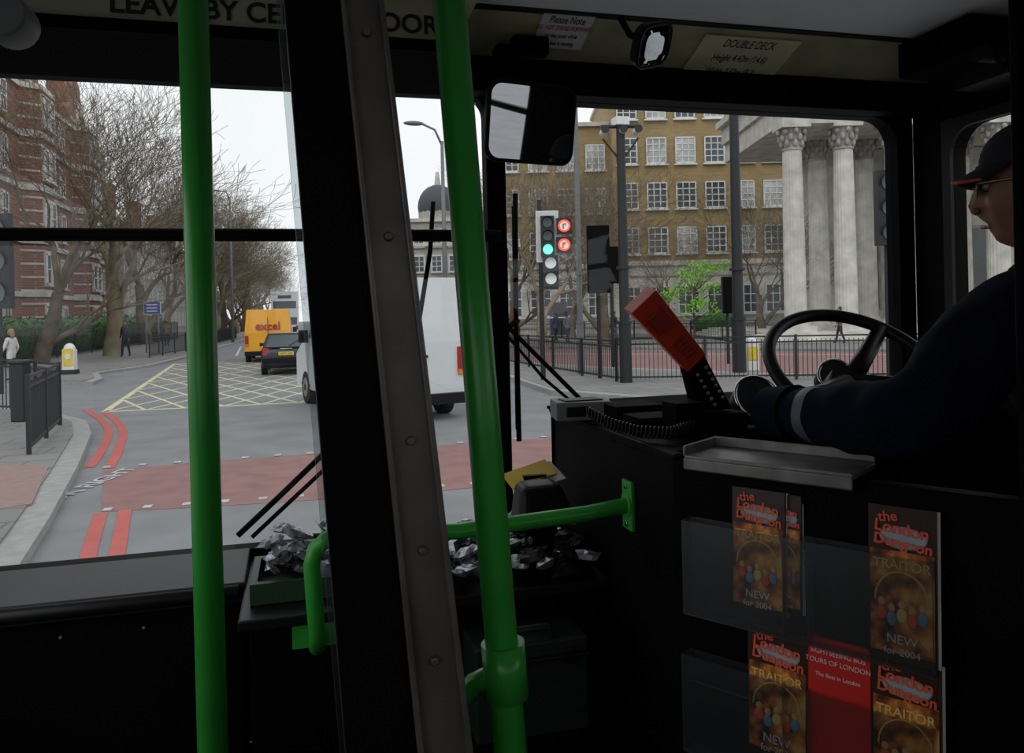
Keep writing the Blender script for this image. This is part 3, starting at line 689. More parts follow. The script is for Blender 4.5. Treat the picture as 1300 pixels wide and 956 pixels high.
b.prism([(xs, 1.90, 2.765), (xs, 2.149, 2.672), (xs, 2.149, 2.80), (xs, 1.90, 2.80)], (XR-xs, 0, 0), creamd)
b.prism([(xs, 2.08, 2.60), (xs, 2.149, 2.60), (xs, 2.149, 2.69), (xs, 2.08, 2.695)], (XR-xs, 0, 0), blk)
b.box(((xs+XR)/2, 1.905, 2.762), (XR-xs, .03, .012), blk_g)
cv = b.finish('trim_1', .003)
b = MB(); b.bx(XL, xs, 1.88, 1.92, 2.636, 2.93, cream); b.prism([(XL, 1.87, 2.625), (XL, 2.149, 2.60), (XL, 2.149, 2.66), (XL, 1.87, 2.64)], (xs-XL, 0, 0), blk_m); b.box(((XL+xs)/2, 1.872, 2.64), (xs-XL, .012, .03), blk)
lt = b.finish('trim_2', .003)
p1_ = PY(138, 12, 1.878)
text('LEAVE BY CENTRE DOORS', .062, frame((p1_.x, 1.877, 2.690), (1, 0, 0), (0, 0, 1), (0, -1, 0)), letter, lt, align='LEFT', bold=.0012, sx=1.02)
def cove(px, py):
    n = V((0, .093, .249)).normalized(); r = ray(px, py); t = (V((0, 1.90, 2.765))-EYE).dot(n)/r.dot(n); return EYE+r*t
cn = V((0, -.093, -.249)).normalized(); cu = V((0, .249, -.093)).normalized()*-1
def onplate(name, x0, x1, y0, y1, mat, lines, size):
    c = cove((x0+x1)/2, (y0+y1)/2); wd = (cove(x1, (y0+y1)/2)-cove(x0, (y0+y1)/2)).length; hh = (cove((x0+x1)/2, y1)-cove((x0+x1)/2, y0)).length
    b = MB(); F = frame(c+cn*.003, (1, 0, 0), cu, cn); b.box((0, 0, 0), (wd, hh, .004), mat); ob = b.finish(name, mw=F)
    for i, (t, s, m) in enumerate(lines): text(t, size*s, F @ Matrix.Translation((0, hh*(.34-.68*i/max(1, len(lines)-1)), .0025)) @ Matrix.Diagonal((1, 1.9, 1, 1)), m, ob, ext=.0004)
    return ob
onplate('passenger_notice', 682, 747, 18, 60, paper, [('Please Note', 1, letter), ('DO NOT STAND FORWARD', .6, redp), ('of this point while', .6, letter), ('the bus is moving', .6, letter)], .020)
onplate('headroom_plate', 877, 1000, 50, 96, M('plate_cream', (.72, .66, .42), .6), [('DOUBLE DECK', 1, letter), ('Height 4.42m (14.6)', .9, letter), ('Width 2.50m (8.3)', .9, letter)], .024)

b = MB()
p = cove(1215, 40); b.box((p.x, 1.80, 2.70), (.30, .25, .10), blk_m); b.box((p.x+.05, 1.74, 2.63), (.2, .18, .07), blk_g)
for k in range(5): b.tube([(p.x-.12+k*.05, 1.68, 2.72), (p.x-.1+k*.05, 1.64, 2.63-.01*k), (p.x-.02+k*.04, 1.68, 2.60), (p.x+.05+k*.02, 1.72, 2.62)], .007, rubber, n=6)
b.cyl((p.x-.14, 1.66, 2.64), (p.x+.12, 1.66, 2.64), .02, .02, blk_g)
b.finish('destination_blind_gear', .006)
b = MB(); q = D(10, 25, 1.0); b.cyl(q-V((0, .03, 0)), q+V((0, .03, 0)), .03, .03, greyp, 20); b.tube([q+V((-.05, .0, .12)), q+V((0.0, .0, .05)), q+V((-.03, 0, -.05)), q+V((-.1, 0, -.1))], .014, white); b.bx(q.x-.2, q.x+.0, q.y-.02, q.y+.02, q.z+.02, 2.87, greyp); b.finish('door_gear_bracket', .003)

def mirror(name, px, py, d, wd, hh, yaw, pitch, rad, roll=0, arm=None, dome=False):
    c = D(px, py, d); R = Matrix.Rotation(yaw, 3, 'Z') @ Matrix.Rotation(pitch, 3, 'X') @ Matrix.Rotation(roll, 3, 'Y')
    ux, n, uy = R @ V((1, 0, 0)), R @ V((0, 1, 0)), R @ V((0, 0, 1))
    b = MB(); pts = []
    for cx, cy, a0 in ((1, 1, 0), (-1, 1, 90), (-1, -1, 180), (1, -1, 270)):
        for i in range(6):
            a = radians(a0+18*i); pts.append(c+ux*(cx*(wd/2-rad)+rad*cos(a))+uy*(cy*(hh/2-rad)+rad*sin(a)))
    b.prism([p+n*.006 for p in pts], n*.018, blk_g)
    if dome:
        lay = [[c+(p-c)*.94*k-n*(.008*(1-k*k)) for p in pts] for k in (1, .85, .7, .5, .25)]
        N_ = len(pts)
        for A, B in zip(lay, lay[1:]): b.add(A+B, [(i, (i+1) % N_, N_+(i+1) % N_, N_+i) for i in range(N_)], mirrorm, True)
        b.add(lay[-1], [tuple(range(N_))], mirrorm, True)
    else:
        sc = [c+(p-c)*.95-n*.002 for p in pts]; b.add(sc, [tuple(range(len(sc)))], mirrorm)
    b.tube([p+n*.002 for p in pts], .005, blk_g, n=6, closed=True)
    if arm: b.tube([c+n*.02]+[V(a) for a in arm], .008, rubber)
    return b.finish(name, fixn=False)
c = D(675, 157, 2.0)
mirror('interior_rear_view_mirror', 675, 157, 2.0, .245, .192, radians(11), radians(10.8), .03, arm=[c+V((0, .08, .06)), (c.x, 2.14, 2.62)])
c = D(831, 58, 1.85)
mirror('periscope_mirror', 831, 58, 1.85, .108, .098, radians(31), radians(30), .03, roll=radians(-20), arm=[c+V((-.04, .05, .04)), c+V((-.05, .08, .09))], dome=True)
b = MB(); c = cove(620, 75); b.box((c.x+.03, 2.03, 2.66), (.06, .06, .09), blk_m); b.box((c.x+.09, 2.0, 2.70), (.10, .04, .05), blk_m); b.finish('blind_winder', .008)

b = MB(); y = 2.25
b.tube([PY(654, 246, y), PY(655, 400, y), PY(659, 560, y)], .008, rubber); b.tube([PY(651, 262, y), PY(656, 545, y)], .004, blk, n=5)
b.tube([PY(640, 410, y), PY(690, 460, y), PY(738, 508, y), PY(790, 575, y), PY(790, 640, 2.2)], .007, rubber); b.tube([PY(632, 412, y+.01), PY(690, 480, y+.01), PY(728, 512, y+.01)], .005, rubber)
b.tube([PY(640, 420, y), PY(658, 405, y)], .009, rubber); b.finish('windscreen_wiper')
b = MB(); b.tube([PY(302, 680, y), PY(355, 630, y), PY(415, 572, y), PY(470, 500, y)], .008, rubber); b.tube([PY(320, 682, y), PY(416, 592, y), PY(480, 520, y)], .006, rubber); b.tube([PY(550, 256, y), PY(546, 320, y), PY(530, 420, y)], .007, rubber); b.finish('windscreen_wiper')

b = MB()
b.prism([(XL, 1.93, 1.385), (XL, 2.145, 1.405), (XL, 2.145, 1.36), (XL, 1.93, 1.34)], (.71, 0, 0), grey_led); b.bx(XL, -.15, 1.95, 2.145, FZ, 1.36, blk_m)
b.tube([(XL, 1.93, 1.365), (-.15, 1.93, 1.365)], .018, blk_g)
for k in range(4): b.cyl((XL+.15+k*.17, 1.952, 1.30), (XL+.15+k*.17, 1.944, 1.30), .004, .004, greyp, 8)
b.finish('nearside_dash_ledge', .004)
b = MB(); b.bx(-.12, .68, 1.74, 2.145, FZ, 1.35, blk); b.bx(-.14, .679, 1.71, 2.145, 1.35, 1.375, blk_g)
for x in (0.1, .3, .5): b.cyl((x, 1.742, 1.28), (x, 1.732, 1.28), .005, .005, greyp, 8)
b.finish('centre_dash_shelf', .006)

CX = .68
b = MB(); b.bx(CX, CX+.03, 1.37, 2.145, FZ, 1.72, blk); b.bx(CX, CX+.14, 1.40, 2.145, 1.695, 1.72, blk)
b.finish('cab_side_partition', .008)
b = MB(); b.bx(.83, XR-.01, 1.84, 2.145, 1.2, 1.69, blk_m); b.prism([(.86, 1.80, 1.685), (.86, 2.14, 1.74), (.86, 2.14, 1.685)], (1.0, 0, 0), blk_m)
for px, py, d, r in ((962, 505, 1.86, .055), (1062, 478, 1.98, .045), (1110, 500, 1.98, .05)):
    c = D(px, py, d); n = (EYE+V((.9, .2, .6))-c).normalized(); b.cyl(c-n*.05, c, r*.9, r, blk_g, 24); b.tube([c+(n.orthogonal().normalized()*cos(a)+n.cross(n.orthogonal().normalized())*sin(a))*r for a in [2*pi*i/24 for i in range(24)]], .004, chrome, n=6, closed=True); b.cyl(c, c+n*.001, r*.92, r*.92, M('dial_face', (.04, .045, .05), .2), 24)
b.finish('driver_dashboard')
dO = V((.68, 1.37, 0)); dU = V((.56, -.83, 0)).normalized(); dN = V((dU.y, -dU.x, 0))
def onDoor(px, py, off=0.):
    r = ray(px, py); o_ = dO+dN*off; t = (o_-EYE).dot(dN)/r.dot(dN); p = EYE+r*t; return (p-o_).dot(dU), p.z
DF = frame(dO, dU, UP, dN)
b = MB(); b.box((.55, (FZ+1.71)/2, -.02), (1.1, 1.71-FZ, .04), blk); b.box((.55, 1.30, .004), (1.08, .01, .01), blk_g); b.finish('door_1', .005, mw=DF)
# cab rear bulkhead post (at hinge end of the cab door)
sp_ = onDoor(1289, 400)[0]
b = MB(); b.box((sp_+.05, (FZ+2.76)/2, -.03), (.10, 2.76-FZ, .05), blk_m); b.box((sp_+.006, (FZ+2.76)/2, -.002), (.012, 2.76-FZ, .012), rubber); b.finish('cab_bulkhead_post', .004, mw=DF)
b = MB(); s0 = onDoor(878, 568)[0]; s1 = onDoor(1090, 600)[0]
trm = M('tray_metal_worn', (.22, .21, .20), .45, .6, var=.3, scale=20)
b.box(((s0+s1)/2, 1.722, -.03), (s1-s0, .012, .12), trm); b.box(((s0+s1)/2, 1.712, .03), (s1-s0, .022, .008), trm); b.box(((s0+s1)/2, 1.737, -.09), (s1-s0, .02, .006), trm); b.box((s0, 1.735, -.03), (.006, .02, .12), trm); b.finish('cash_tray', .004, mw=DF)

mcol, nt, bs, oo = newmat('dungeon_cover_art'); tcn = nt.nodes.new('ShaderNodeTexCoord'); nzz = nt.nodes.new('ShaderNodeTexNoise'); nzz.inputs['Scale'].default_value = 32; nzz.inputs['Detail'].default_value = 4
rpp = nt.nodes.new('ShaderNodeValToRGB'); els = rpp.color_ramp.elements; els[0].position = .34; els[0].color = (.03, .016, .01, 1); els[1].position = .68; els[1].color = (1.0, .55, .16, 1)
e = els.new(.44); e.color = (.32, .08, .02, 1); e = els.new(.56); e.color = (.75, .24, .04, 1)
nt.links.new(tcn.outputs['Object'], nzz.inputs['Vector']); nt.links.new(nzz.outputs[0], rpp.inputs[0]); nt.links.new(rpp.outputs[0], bs.inputs['Base Color']); bs.inputs['Roughness'].default_value = .4
covb = M('cover_black', (.05, .024, .016), .35); covr = M('cover_red', (.75, .03, .02), .4); redt = M('title_red', (1.0, .13, .06), .5); golt = M('title_gold', (1.0, .66, .2), .5); whit = M('title_white', (.85, .82, .76), .5); bluem = M('figure_blue', (.2, .35, .5), .5); halo = M('title_halo', (.38, .50, .54), .5); flesh = M('figure_flesh', (.9, .45, .2), .6)
def leaflet(px0, px1, py0, py1, kind, off=.012):
    cx, cy = (px0+px1)/2, (py0+py1)/2
    s0, _ = onDoor(px0, cy, off); s1, _ = onDoor(px1, cy, off); _, z0 = onDoor(cx, py1, off); _, z1 = onDoor(cx, py0, off); W_, H_ = s1-s0, z1-z0
    F = DF @ Matrix.Translation(((s0+s1)/2, (z0+z1)/2, off)) @ Matrix.Rotation(radians(-3), 4, 'X')
    b = MB(); b.box((0, 0, 0), (W_, H_, .008), covr if kind == 'red' else covb)
    for k in (1, 2): b.box((.0015*k, -.001*k, -.004*k), (W_, H_, .001), whit)
    k_ = W_/.09
    if kind == 'dungeon':
        b.box((0, -H_*.12, .0043), (W_*.94, H_*.66, .0012), mcol)
        b.ell((0.002, H_*.30, .004), (W_*.36, H_*.075, .0012), halo, nu=20, nv=8)
        b.tube([(W_*.40*cos(a), -H_*.12+H_*.20*sin(a), .005) for a in [pi*i/12 for i in range(13)]], .0016, golt, n=5)
        for k in range(5):
            x = W_*(-.3+.15*k); y = -H_*(.13+.03*(k % 2)); b.ell((x, y, .005), (W_*.055, H_*.03, .002), flesh, nu=10, nv=6); b.ell((x, y-H_*.07, .005), (W_*.08, H_*.05, .002), (redt, bluem, golt)[k % 3], nu=10, nv=6)
    ob = b.finish('leaflet', mw=F)
    T = lambda s, sz, y, m, x=0, rot=0, bo=0.: text(s, sz*k_, F @ Matrix.Translation((x, H_*y, .0062)) @ Matrix.Rotation(rot, 4, 'Z'), m, ob, ext=.0003, bold=bo)
    if kind == 'dungeon':
        T('the', .020, .43, redt, -W_*.2, .15, .0004); T('London', .0235, .355, redt, 0, -.08, .0006); T('Dungeon', .0212, .265, redt, .002, -.1, .0006)
        T('TRAITOR', .0185, .12, golt, 0, 0, .0003); T('NEW', .018, -.36, whit); T('for 2004', .014, -.44, whit)
    else:
        T('SIGHTSEEING BUS', .0098, .40, whit); T('TOURS OF LONDON', .0098, .33, whit); T('The Best in London', .008, .23, whit)
leaflet(975, 1018, 628, 775, 'dungeon', .008); leaflet(931, 997, 622, 775, 'dungeon', .018)
leaflet(1104, 1190, 645, 838, 'dungeon', .018)
leaflet(951, 1026, 800, 960, 'dungeon', .018); leaflet(1026, 1106, 816, 985, 'red', .016); leaflet(1108, 1196, 838, 1020, 'dungeon', .018)
def rack(px0, px1, pyt, pyb, name='leaflet_rack'):
    s0, _ = onDoor(px0, pyt); s1, _ = onDoor(px1, pyt); z1 = onDoor(px0, pyt)[1]; z0 = onDoor(px0, pyb)[1]
    b = MB(); b.box(((s0+s1)/2, (z0+z1)/2, .036), (s1-s0, z1-z0, .003), acryl); b.box(((s0+s1)/2, (z0+z1)/2, .003), (s1-s0, (z1-z0), .003), acryl); b.box(((s0+s1)/2, z0, .02), (s1-s0, .003, .036), acryl)
    for k in (0, .45, .55, 1): b.box((s0+(s1-s0)*k, (z0+z1)/2, .02), (.003, z1-z0, .034), acryl)
    b.finish(name, mw=DF)
rack(878, 1190, 655, 770); rack(878, 1190, 822, 940)

def stanchion(pa, pb, rad, ext0, ext1):
    d = pb-pa; t0 = (ext0-pa.z)/d.z; t1 = (ext1-pa.z)/d.z; A = pa+d*t0; B = pa+d*t1
    b = MB(); b.cyl(A, B, rad, rad, green, 28)
    for P, s in ((A, -1), (B, 1)): b.cyl(P, P+d.normalized()*.03*s, rad*1.9, rad*1.5, green, 24)
    return b, A, B, d.normalized()
b, *_ = stanchion(PY(245, 0, 1.02), PY(268, 867, 1.02), .0175, CZ+.06, FZ+.03); b.finish('grab_pole')
b, A, B, dd = stanchion(PY(570, 0, .84), PY(641, 867, .84), .0182, CZ-.02, FZ+.03)
c = PY(641, 850, .84); b.cyl(c-dd*.03, c+dd*.03, .024, .024, green, 24); b.tube([c, c+V((-.03, .02, -.02)), c+V((-.06, .03, -.06))], .012, green); b.finish('grab_pole')
ry = 1.585; xL = PY(395, 690, ry).x
pts = [V((CX-.005, ry, 1.575)), V((CX-.10, ry, 1.565)), V((.3, ry, 1.553)), V((xL+.06, ry, 1.567)), V((xL+.03, ry, 1.562)), V((xL+.008, ry, 1.545)), V((xL, ry, 1.515)), V((xL+.004, ry, 1.44)), V((xL+.008, ry+.02, 1.37)), V((xL+.008, ry+.06, 1.33)), V((xL+.008, 1.735, 1.32))]
b = MB(); b.tube(pts, .0165, green, n=16)
b.box((CX-.004, ry, 1.575), (.008, .05, .105), green); b.cyl((CX-.012, ry, 1.575), (CX, ry, 1.575), .026, .026, green)
for k in (-.04, .04): b.cyl((CX-.012, ry, 1.575+k), (CX-.008, ry, 1.575+k), .006, .006, chrome, 8)
b.box((xL+.008, 1.735, 1.32), (.10, .008, .05), green); b.finish('green_handrail', .001)
def lean(pxt, pxb, Y, z):
    a = PY(pxt, 0, Y); c = PY(pxb, 867, Y); t = (z-a.z)/(c.z-a.z); return a+(c-a)*t
b = MB(); Y = .78
def slabcol(b, xt0, xb0, xt1, xb1, y0, y1, mat):
    P = []
    for z in (FZ, 2.93):
        for yy in (y0, y1):
            for q in ((xt0, xb0), (xt1, xb1)):
                t = lean(q[0], q[1], Y, z); P.append(V((t.x, yy, z)))
    b.hexa(P, mat)
slabcol(b, 361, 432, 433, 522, Y, Y+.10, rubber)
slabcol(b, 350, 424, 361, 432, Y+.02, Y+.05, acryl)
slabcol(b, 432, 521, 487, 590, Y+.004, Y+.05, pillm)
slabcol(b, 432, 521, 438, 529, Y-.006, Y+.05, pillm); slabcol(b, 480, 582, 487, 590, Y-.004, Y+.05, pillm)
for yy in (40, 300, 560, 700, 840):
    f_ = yy/867; px = 461+(555-461)*f_; q = PY(px, yy, Y); b.cyl(q+V((0, .004, 0)), q+V((0, -.002, 0)), .0055, .004, pillm, 12)
b.finish('partition_pillar', .004)

def packets(name, c, r, n, s, seed):
    rr = random.Random(seed); b = MB()
    for i in range(n):
        q = V((c[0]+rr.uniform(-1, 1)*r[0], c[1]+rr.uniform(-1, 1)*r[1], c[2]+abs(rr.gauss(0, .5))*r[2]))
        R = Euler((rr.uniform(-.6, .6), rr.uniform(-.6, .6), rr.uniform(0, 6.28))).to_matrix(); k = 7; vs = []; fs = []
        for side in (1, -1):
            base = len(vs)
            for a in range(k):
                for d in range(k):
                    u, v = a/(k-1)-.5, d/(k-1)-.5; e = (1-(2*u)**4)*(1-(2*v)**4)
                    vs.append(q+R @ V((u*s*1.4, v*s, side*e*(s*.17+rr.uniform(-.004, .006)))))
            fs += [(base+a*k+d, base+(a+1)*k+d, base+(a+1)*k+d+1, base+a*k+d+1) for a in range(k-1) for d in range(k-1)]
        b.add(vs, fs, foil if rr.random() < .62 else blk_g)
    return b.finish(name, fixn=False)
packets('foil_packet_heap', (.44, 1.88, 1.395), (.22, .15, .08), 110, .048, 2)
packets('foil_packet_heap', (-.01, 1.92, 1.42), (.07, .08, .06), 46, .044, 5)
tg = M('tray_green', (.015, .045, .022), .5)
b = MB(); b.ring((-.02, 1.90, 1.377), (1, 0, 0), (0, 1, 0), (-.10, .11, -.11, .1), (-.085, .095, -.095, .085), .01, (0, 0, .045), tg); b.box((-.015, 1.895, 1.38), (.2, .2, .006), tg); b.finish('packet_tray')
b = MB(); c = D(672, 602, 2.05); b.box(c, (.13, .06, .004), plateY, Euler((.5, -.2, .2)).to_matrix()); b.box(c+V((.02, 0, -.01)), (.13, .08, .004), white, Euler((.45, -.2, .2)).to_matrix()); b.box(c+V((0.01, .0, -.1)), (.06, .04, .2), blk_g); b.finish('timetable_card')
b = MB(); c = D(690, 638, 1.95); b.hexa([c+V(p) for p in ((-.075, -.05, -.05), (.075, -.05, -.05), (-.075, .06, -.05), (.075, .06, -.05), (-.06, -.02, .045), (.045, -.02, .045), (-.06, .06, .05), (.045, .06, .05))], blk_g); b.box(c+V((0, 0, -.12)), (.06, .06, .16), blk_m); b.finish('ticket_printer_hood', .02, seg=4)
gb = M('first_aid_green', (.004, .018, .010), .55); c = PY(668, 850, 1.66); b = MB(); b.box((c.x, 1.67, c.z-.02), (.25, .13, .20), gb); b.box((c.x, 1.60, c.z+.045), (.252, .012, .01), blk_g); b.tube([(c.x-.05, 1.62, c.z+.08), (c.x-.04, 1.62, c.z+.105), (c.x+.04, 1.62, c.z+.105), (c.x+.05, 1.62, c.z+.08)], .008, gb)
for s in (-.08, .08): b.box((c.x+s, 1.6, c.z+.045), (.03, .012, .035), blk_g)
b.bx(c.x-.13, c.x+.13, 1.6, 1.735, FZ, c.z-.12, blk_m); b.finish('first_aid_box', .006)

b = MB(); c = D(737, 519, 2.0); b.box(c, (.14, .10, .045), greyp, Matrix.Rotation(-.15, 3, 'Z')); b.box(c+V((-.03, -.052, 0)), (.05, .006, .025), blk_g); b.box(c+V((.0, 0, .024)), (.10, .06, .004), blk_g)
b.box(D(800, 522, 1.95), (.12, .12, .04), blk_m); b.box(D(835, 540, 1.8), (.13, .1, .05), blk_m); b.box(D(868, 530, 1.72), (.07, .07, .07), blk_m); b.finish('ticket_machine', .008)
b = MB(); p0, p1 = D(812, 380, 1.68), D(880, 458, 1.74); ax = (p1-p0).normalized(); sd_ = ax.cross(FW).normalized(); nn = sd_.cross(ax)
R = Matrix((ax, sd_, nn)).transposed(); c = (p0+p1)/2; L_ = (p1-p0).length
b.hexa([c+R @ V(p) for p in ((-L_/2, -.036, -.025), (L_/2, -.028, -.02), (-L_/2, .036, -.025), (L_/2, .028, -.02), (-L_/2, -.036, .025), (L_/2, -.028, .02), (-L_/2, .036, .025), (L_/2, .028, .02))], orange)
od = M('orange_dark', (.3, .02, .01), .5)
b.box(c+R @ V((-L_*.2, -.0, -.028)), (.05, .045, .008), od, R)
for k in range(6): b.box(c+R @ V((L_*.1+.011*k, 0, -.024)), (.004, .035, .008), od, R)
p2 = D(915, 520, 1.76)
b.hexa([p1+R @ V((-.01, -.026, -.018)), p2+V((-.05, 0, 0)), p1+R @ V((-.01, .026, -.018)), p2+V((.03, 0, 0)), p1+R @ V((-.01, -.026, .018)), p2+V((-.05, .05, 0)), p1+R @ V((-.01, .026, .018)), p2+V((.03, .05, 0))], blk_m)
for k in range(6):
    q = p1.lerp(p2, .15+.12*k)+R @ V((0, .0, -.022)); b.cyl(q+sd_*.012, q+sd_*.012-FW*.006, .004, .004, greyp, 8); b.cyl(q-sd_*.012, q-sd_*.012-FW*.006, .004, .004, greyp, 8)
b.box(p2+V((-.01, .03, -.03)), (.12, .12, .05), blk_m); b.finish('ticket_handset', .005)
b = MB(); path = [D(745, 522, 1.80), D(775, 538, 1.72), D(810, 548, 1.66), D(850, 550, 1.62), D(880, 540, 1.66)]; pts = []
N_ = 420
for i in range(N_):
    t = i/(N_-1)*(len(path)-1); k = min(int(t), len(path)-2); q = path[k].lerp(path[k+1], t-k); a = 2*pi*i/14; pts.append(q+UP*cos(a)*.011+V((.3, .95, 0))*sin(a)*.011)
b.tube(pts, .0028, blk_g, n=5); b.finish('coiled_cable', fixn=False)

# ---- steering wheel
WC = D(1086, 468, 1.85); wn = V((-.08, -.62, .78)).normalized(); e1 = V((1, 0, 0)); e1 = (e1-wn*e1.dot(wn)).normalized(); e2 = wn.cross(e1); WR = .20
b = MB(); b.tube([WC+(e1*cos(a)+e2*sin(a))*WR for a in [2*pi*i/64 for i in range(64)]], .0155, blk_g, n=14, closed=True)
hub = WC-wn*.05; b.cyl(hub-wn*.03, hub+wn*.02, .055, .045, blk_g, 24)
for a in (radians(200), radians(-20), radians(40)):
    q = WC+(e1*cos(a)+e2*sin(a))*WR*.98; b.tube([hub, hub.lerp(q, .5)-wn*.01, q], [.026, .022, .018], blk_g, n=10)
b.cyl(hub, hub-wn*.42, .035, .04, blk_m, 16); b.finish('steering_wheel')

# ---- driver
drv = empty('bus_driver')
HC = D(1324, 236, 1.5); el = D(1165, 537, 1.27); wr = D(998, 524, 1.55)
NB = V((HC.x+.03, HC.y-.07, HC.z-.19)); pel = V((1.42, .98, 1.47))
SL = D(1286, 390, 1.42); SR = V((1.62, 1.12, SL.z))
angR = radians(-18); rimR = WC+(e1*cos(angR)+e2*sin(angR))*WR
Vt = [pel, V((1.41, .99, 1.62)), V((1.40, 1.03, 1.83)), NB, NB.lerp(HC, .45),
      SL, el, el.lerp(wr, .5)+V((0, 0, .0)), wr, SR, V((1.68, 1.22, 1.72)), rimR+V((.08, -.12, .03)),
      V((1.31, 1.02, 1.46)), V((1.24, 1.42, 1.50)), V((1.24, 1.52, 1.08)), V((1.24, 1.66, .98)),
      V((1.52, 1.02, 1.46)), V((1.58, 1.42, 1.50)), V((1.58, 1.52, 1.08)), V((1.58, 1.66, .98))]
E = [(0, 1), (1, 2), (2, 3), (3, 4), (2, 5), (5, 6), (6, 7), (7, 8), (2, 9), (9, 10), (10, 11), (0, 12), (12, 13), (13, 14), (14, 15), (0, 16), (16, 17), (17, 18), (18, 19)]
Rr = [(.17, .14), (.17, .14), (.20, .15), .085, .062, .092, .078, .064, .050, .088, .068, .042, .1, .08, .055, .05, .1, .08, .055, .05]
me = skinmesh(Vt, E, Rr, sub=3)
fdir = (wr-el).normalized()
def mf(c):
    t = (c-el).dot(fdir)/(wr-el).length; dist = (c-el-fdir*(c-el).dot(fdir)).length
    if dist < .085 and .66 < t < .76: return reflect
    if c.z > NB.z+.03 and (c-NB).length < .14: return skin
    return navy
b = MB()
for v in me.vertices:   # cloth folds
    v.co += v.normal*(noise.noise(v.co*16)*.007+noise.noise(v.co*34+V((3, 1, 2)))*.0035)
absorb(b, me, mf)
ax = (HC-NB).normalized(); b.cyl(NB-ax*.02, NB+ax*.06, .105, .085, navy, 24, caps=False); b.cyl(wr-fdir*.03, wr+fdir*.045, .056, .050, navy, 20)
b.finish('jacket_and_body', parent=drv, fixn=False)
hy = (-RT*.78+FW*.62).normalized(); hy = (hy-UP*.04).normalized(); hx = hy.cross(UP).normalized(); hz = hx.cross(hy).normalized(); RH = Matrix((hx, hy, hz)).transposed()
def gau(q, c, s): return math.exp(-((q-V(c).normalized()).length/s)**2)
def headfn(q, w):
    w = w.copy()
    if q.z < 0: w.x *= 1-.30*(-q.z)**1.2; w.y = w.y*(1-.12*(-q.z)) + (.018*(-q.z) if q.y > 0 else .012*(-q.z))
    w.y += .028*gau(q, (0, 1, -.22), .17)+.012*gau(q, (0, 1, .02), .14)
    w.y += .008*gau(q, (0, 1, .30), .3)
    for s in (-1, 1):
        w.y -= .009*gau(q, (s*.36, 1, .08), .16); w += V((s*.006, .004, 0))*gau(q, (s*.62, .8, -.18), .25)
    w.y += .008*gau(q, (0, 1, -.52), .12)+.007*gau(q, (0, .9, -.66), .10)-.006*gau(q, (0, .95, -.585), .06)+.012*gau(q, (0, .75, -.95), .2)
    w.y += -.012*gau(q, (0, -1, -.6), .4)
    return w
b = MB(); b.ell(HC, (.077, .098, .122), skin, RH, 48, 36, headfn)
H = lambda x, y, z: HC+RH @ V((x, y, z))
gfr = M('glasses_frame', (.30, .22, .12), .3, .8)
for s in (-1, 1):
    b.ell(H(s*.078, -.008, -.005), (.010, .02, .034), skin, RH @ Matrix.Rotation(s*.3, 3, 'Z')); b.ell(H(s*.082, -.006, -.002), (.006, .012, .024), M('ear_inner', (.2, .08, .05), .6), RH @ Matrix.Rotation(s*.3, 3, 'Z'))
    b.ell(H(s*.031, .088, .010), (.014, .010, .009), M('eye_white', (.5, .48, .45), .3), RH); b.ell(H(s*.031, .0965, .010), (.006, .004, .006), letter, RH)
    b.tube([H(s*.012, .108, .030), H(s*.035, .104, .034), H(s*.052, .09, .028)], .004, hairm, n=6)
    b.ell(H(s*.012, .112, -.034), (.008, .009, .007), skin, RH)
    lens = [H(s*.034+.022*cos(a), .108-abs(.034*1+.022*cos(a)*s)*.12, .008+.016*sin(a)) for a in [2*pi*i/16 for i in range(16)]]
    b.add(lens, [tuple(range(16))], M('sunglass_lens', (.09, .05, .03), .08)); b.tube(lens, .0022, gfr, n=6, closed=True)
    b.tube([H(s*.056, .100, .014), H(s*.078, .04, .012), H(s*.080, -.005, .010)], .0025, gfr, n=6)
b.tube([H(-.012, .112, .012), H(0, .115, .014), H(.012, .112, .012)], .0022, gfr, n=6)
b.tube([H(-.022, .094, -.068), H(0, .104, -.066), H(.022, .094, -.068)], [.002, .004, .002], M('lips', (.3, .08, .07), .5), n=8)
b.ell(H(0, -.03, .0), (.079, .078, .09), hairm, RH, 24, 16)
b.finish('head', parent=drv, fixn=False)
capm = M('cap_cloth', (.01, .011, .016), .85); capr = M('cap_piping_red', (.40, .05, .025), .6)
b = MB(); vs = []; fs = []; nu, nv = 32, 9
for j in range(nv+1):
    t = (pi/2)*j/nv*1.0
    for i in range(nu):
        a = 2*pi*i/nu; r = cos(t)**.75 if j < nv else 0; vs.append(H(.087*r*cos(a), -.004+.108*r*sin(a), .048+.082*sin(t)))
for j in range(nv): fs += [(j*nu+i, j*nu+(i+1) % nu, (j+1)*nu+(i+1) % nu, (j+1)*nu+i) for i in range(nu)]
b.add(vs, fs, capm, True); b.tube([H(.088*cos(a), -.004+.109*sin(a), .048) for a in [2*pi*i/32 for i in range(32)]], .005, capm, n=6, closed=True); b.ell(H(0, -.004, .132), (.008, .008, .005), capm)
edge = []; inn_ = []
for i in range(17):
    a = radians(20+140*i/16); inn_.append(H(.086*cos(a), -.004+.106*sin(a), .050)); k = sin(a); edge.append(H(.080*cos(a), .045+.105*sin(a)**.8, .040-.006*k-.018*abs(cos(a))))
b.add(inn_+edge, [(i, i+1, 17+i+1, 17+i) for i in range(16)], capm, True); dn = hz*-.005
b.add([p+dn for p in inn_+edge], [(i, i+1, 17+i+1, 17+i) for i in range(16)], capm, True); b.tube([p+dn*.5 for p in edge], .0038, capr, n=6)
b.finish('peaked_cap', parent=drv, fixn=False)
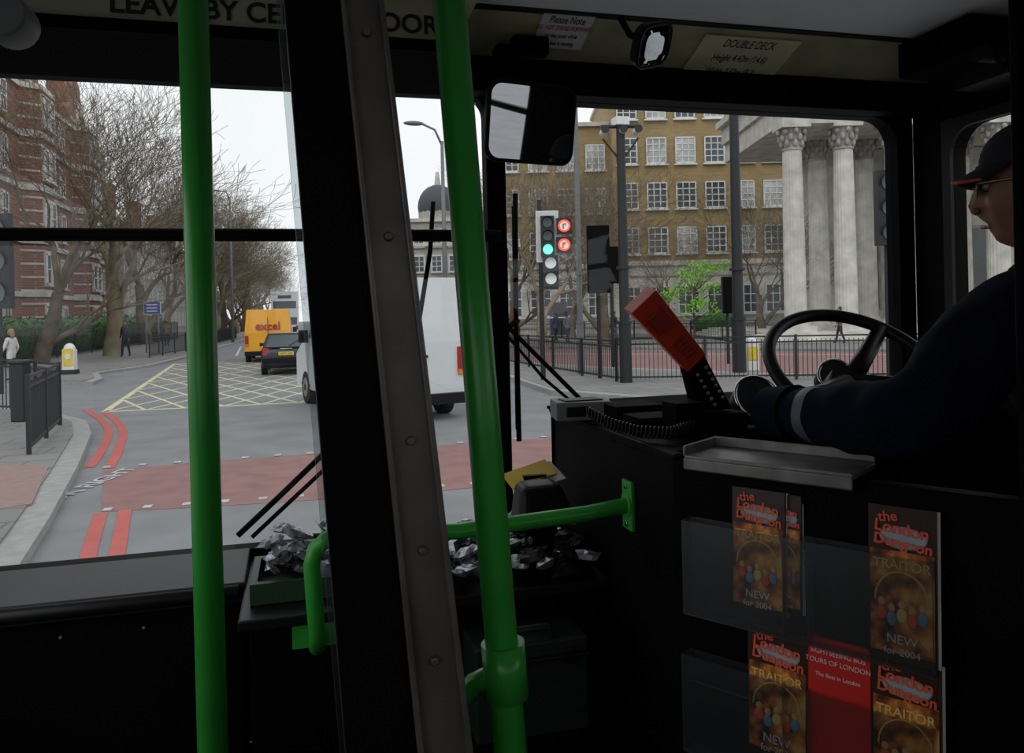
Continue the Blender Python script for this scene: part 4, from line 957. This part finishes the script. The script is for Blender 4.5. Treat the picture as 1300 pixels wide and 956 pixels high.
def hand(P, T, Rr_, N, wrist, mirror_=1):
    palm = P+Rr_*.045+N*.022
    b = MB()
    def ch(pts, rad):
        me = skinmesh(pts, [(i, i+1) for i in range(len(pts)-1)], rad, sub=2); absorb(b, me, lambda c: skin_shaded)
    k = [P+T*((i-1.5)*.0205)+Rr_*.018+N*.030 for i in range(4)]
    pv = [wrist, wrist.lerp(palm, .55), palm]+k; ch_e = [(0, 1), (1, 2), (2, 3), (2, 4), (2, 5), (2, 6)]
    me = skinmesh(pv, ch_e, [.028, .030, .034, .014, .015, .015, .013], sub=2); absorb(b, me, lambda c: skin_shaded)
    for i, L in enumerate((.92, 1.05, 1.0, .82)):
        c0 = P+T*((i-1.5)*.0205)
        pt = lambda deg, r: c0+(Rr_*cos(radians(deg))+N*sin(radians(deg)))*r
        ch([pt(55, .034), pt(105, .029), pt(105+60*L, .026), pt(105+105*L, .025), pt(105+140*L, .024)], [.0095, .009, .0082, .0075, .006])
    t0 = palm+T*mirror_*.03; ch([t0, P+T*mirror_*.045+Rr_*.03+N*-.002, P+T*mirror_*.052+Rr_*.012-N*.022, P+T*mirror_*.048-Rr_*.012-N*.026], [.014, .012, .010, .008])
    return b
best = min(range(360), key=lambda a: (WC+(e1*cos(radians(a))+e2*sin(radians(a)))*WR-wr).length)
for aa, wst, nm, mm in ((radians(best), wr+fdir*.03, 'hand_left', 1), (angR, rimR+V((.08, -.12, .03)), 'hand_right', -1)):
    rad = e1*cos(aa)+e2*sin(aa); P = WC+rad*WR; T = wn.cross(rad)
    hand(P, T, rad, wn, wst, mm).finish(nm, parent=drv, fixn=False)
seatm = M('seat_moquette', (.012, .018, .03), .9)
b = MB(); b.box((1.43, .98, 1.30), (.48, .48, .12), seatm); b.hexa([V(p) for p in ((1.2, .70, 1.32), (1.66, .70, 1.32), (1.2, .80, 1.32), (1.66, .80, 1.32), (1.24, .62, 1.95), (1.62, .62, 1.95), (1.24, .70, 1.95), (1.62, .70, 1.95))], seatm); b.cyl((1.43, .98, FZ), (1.43, .98, 1.26), .08, .06, blk_m); b.box((1.43, .98, FZ+.02), (.4, .4, .04), blk_m); b.finish('driver_seat', .03)
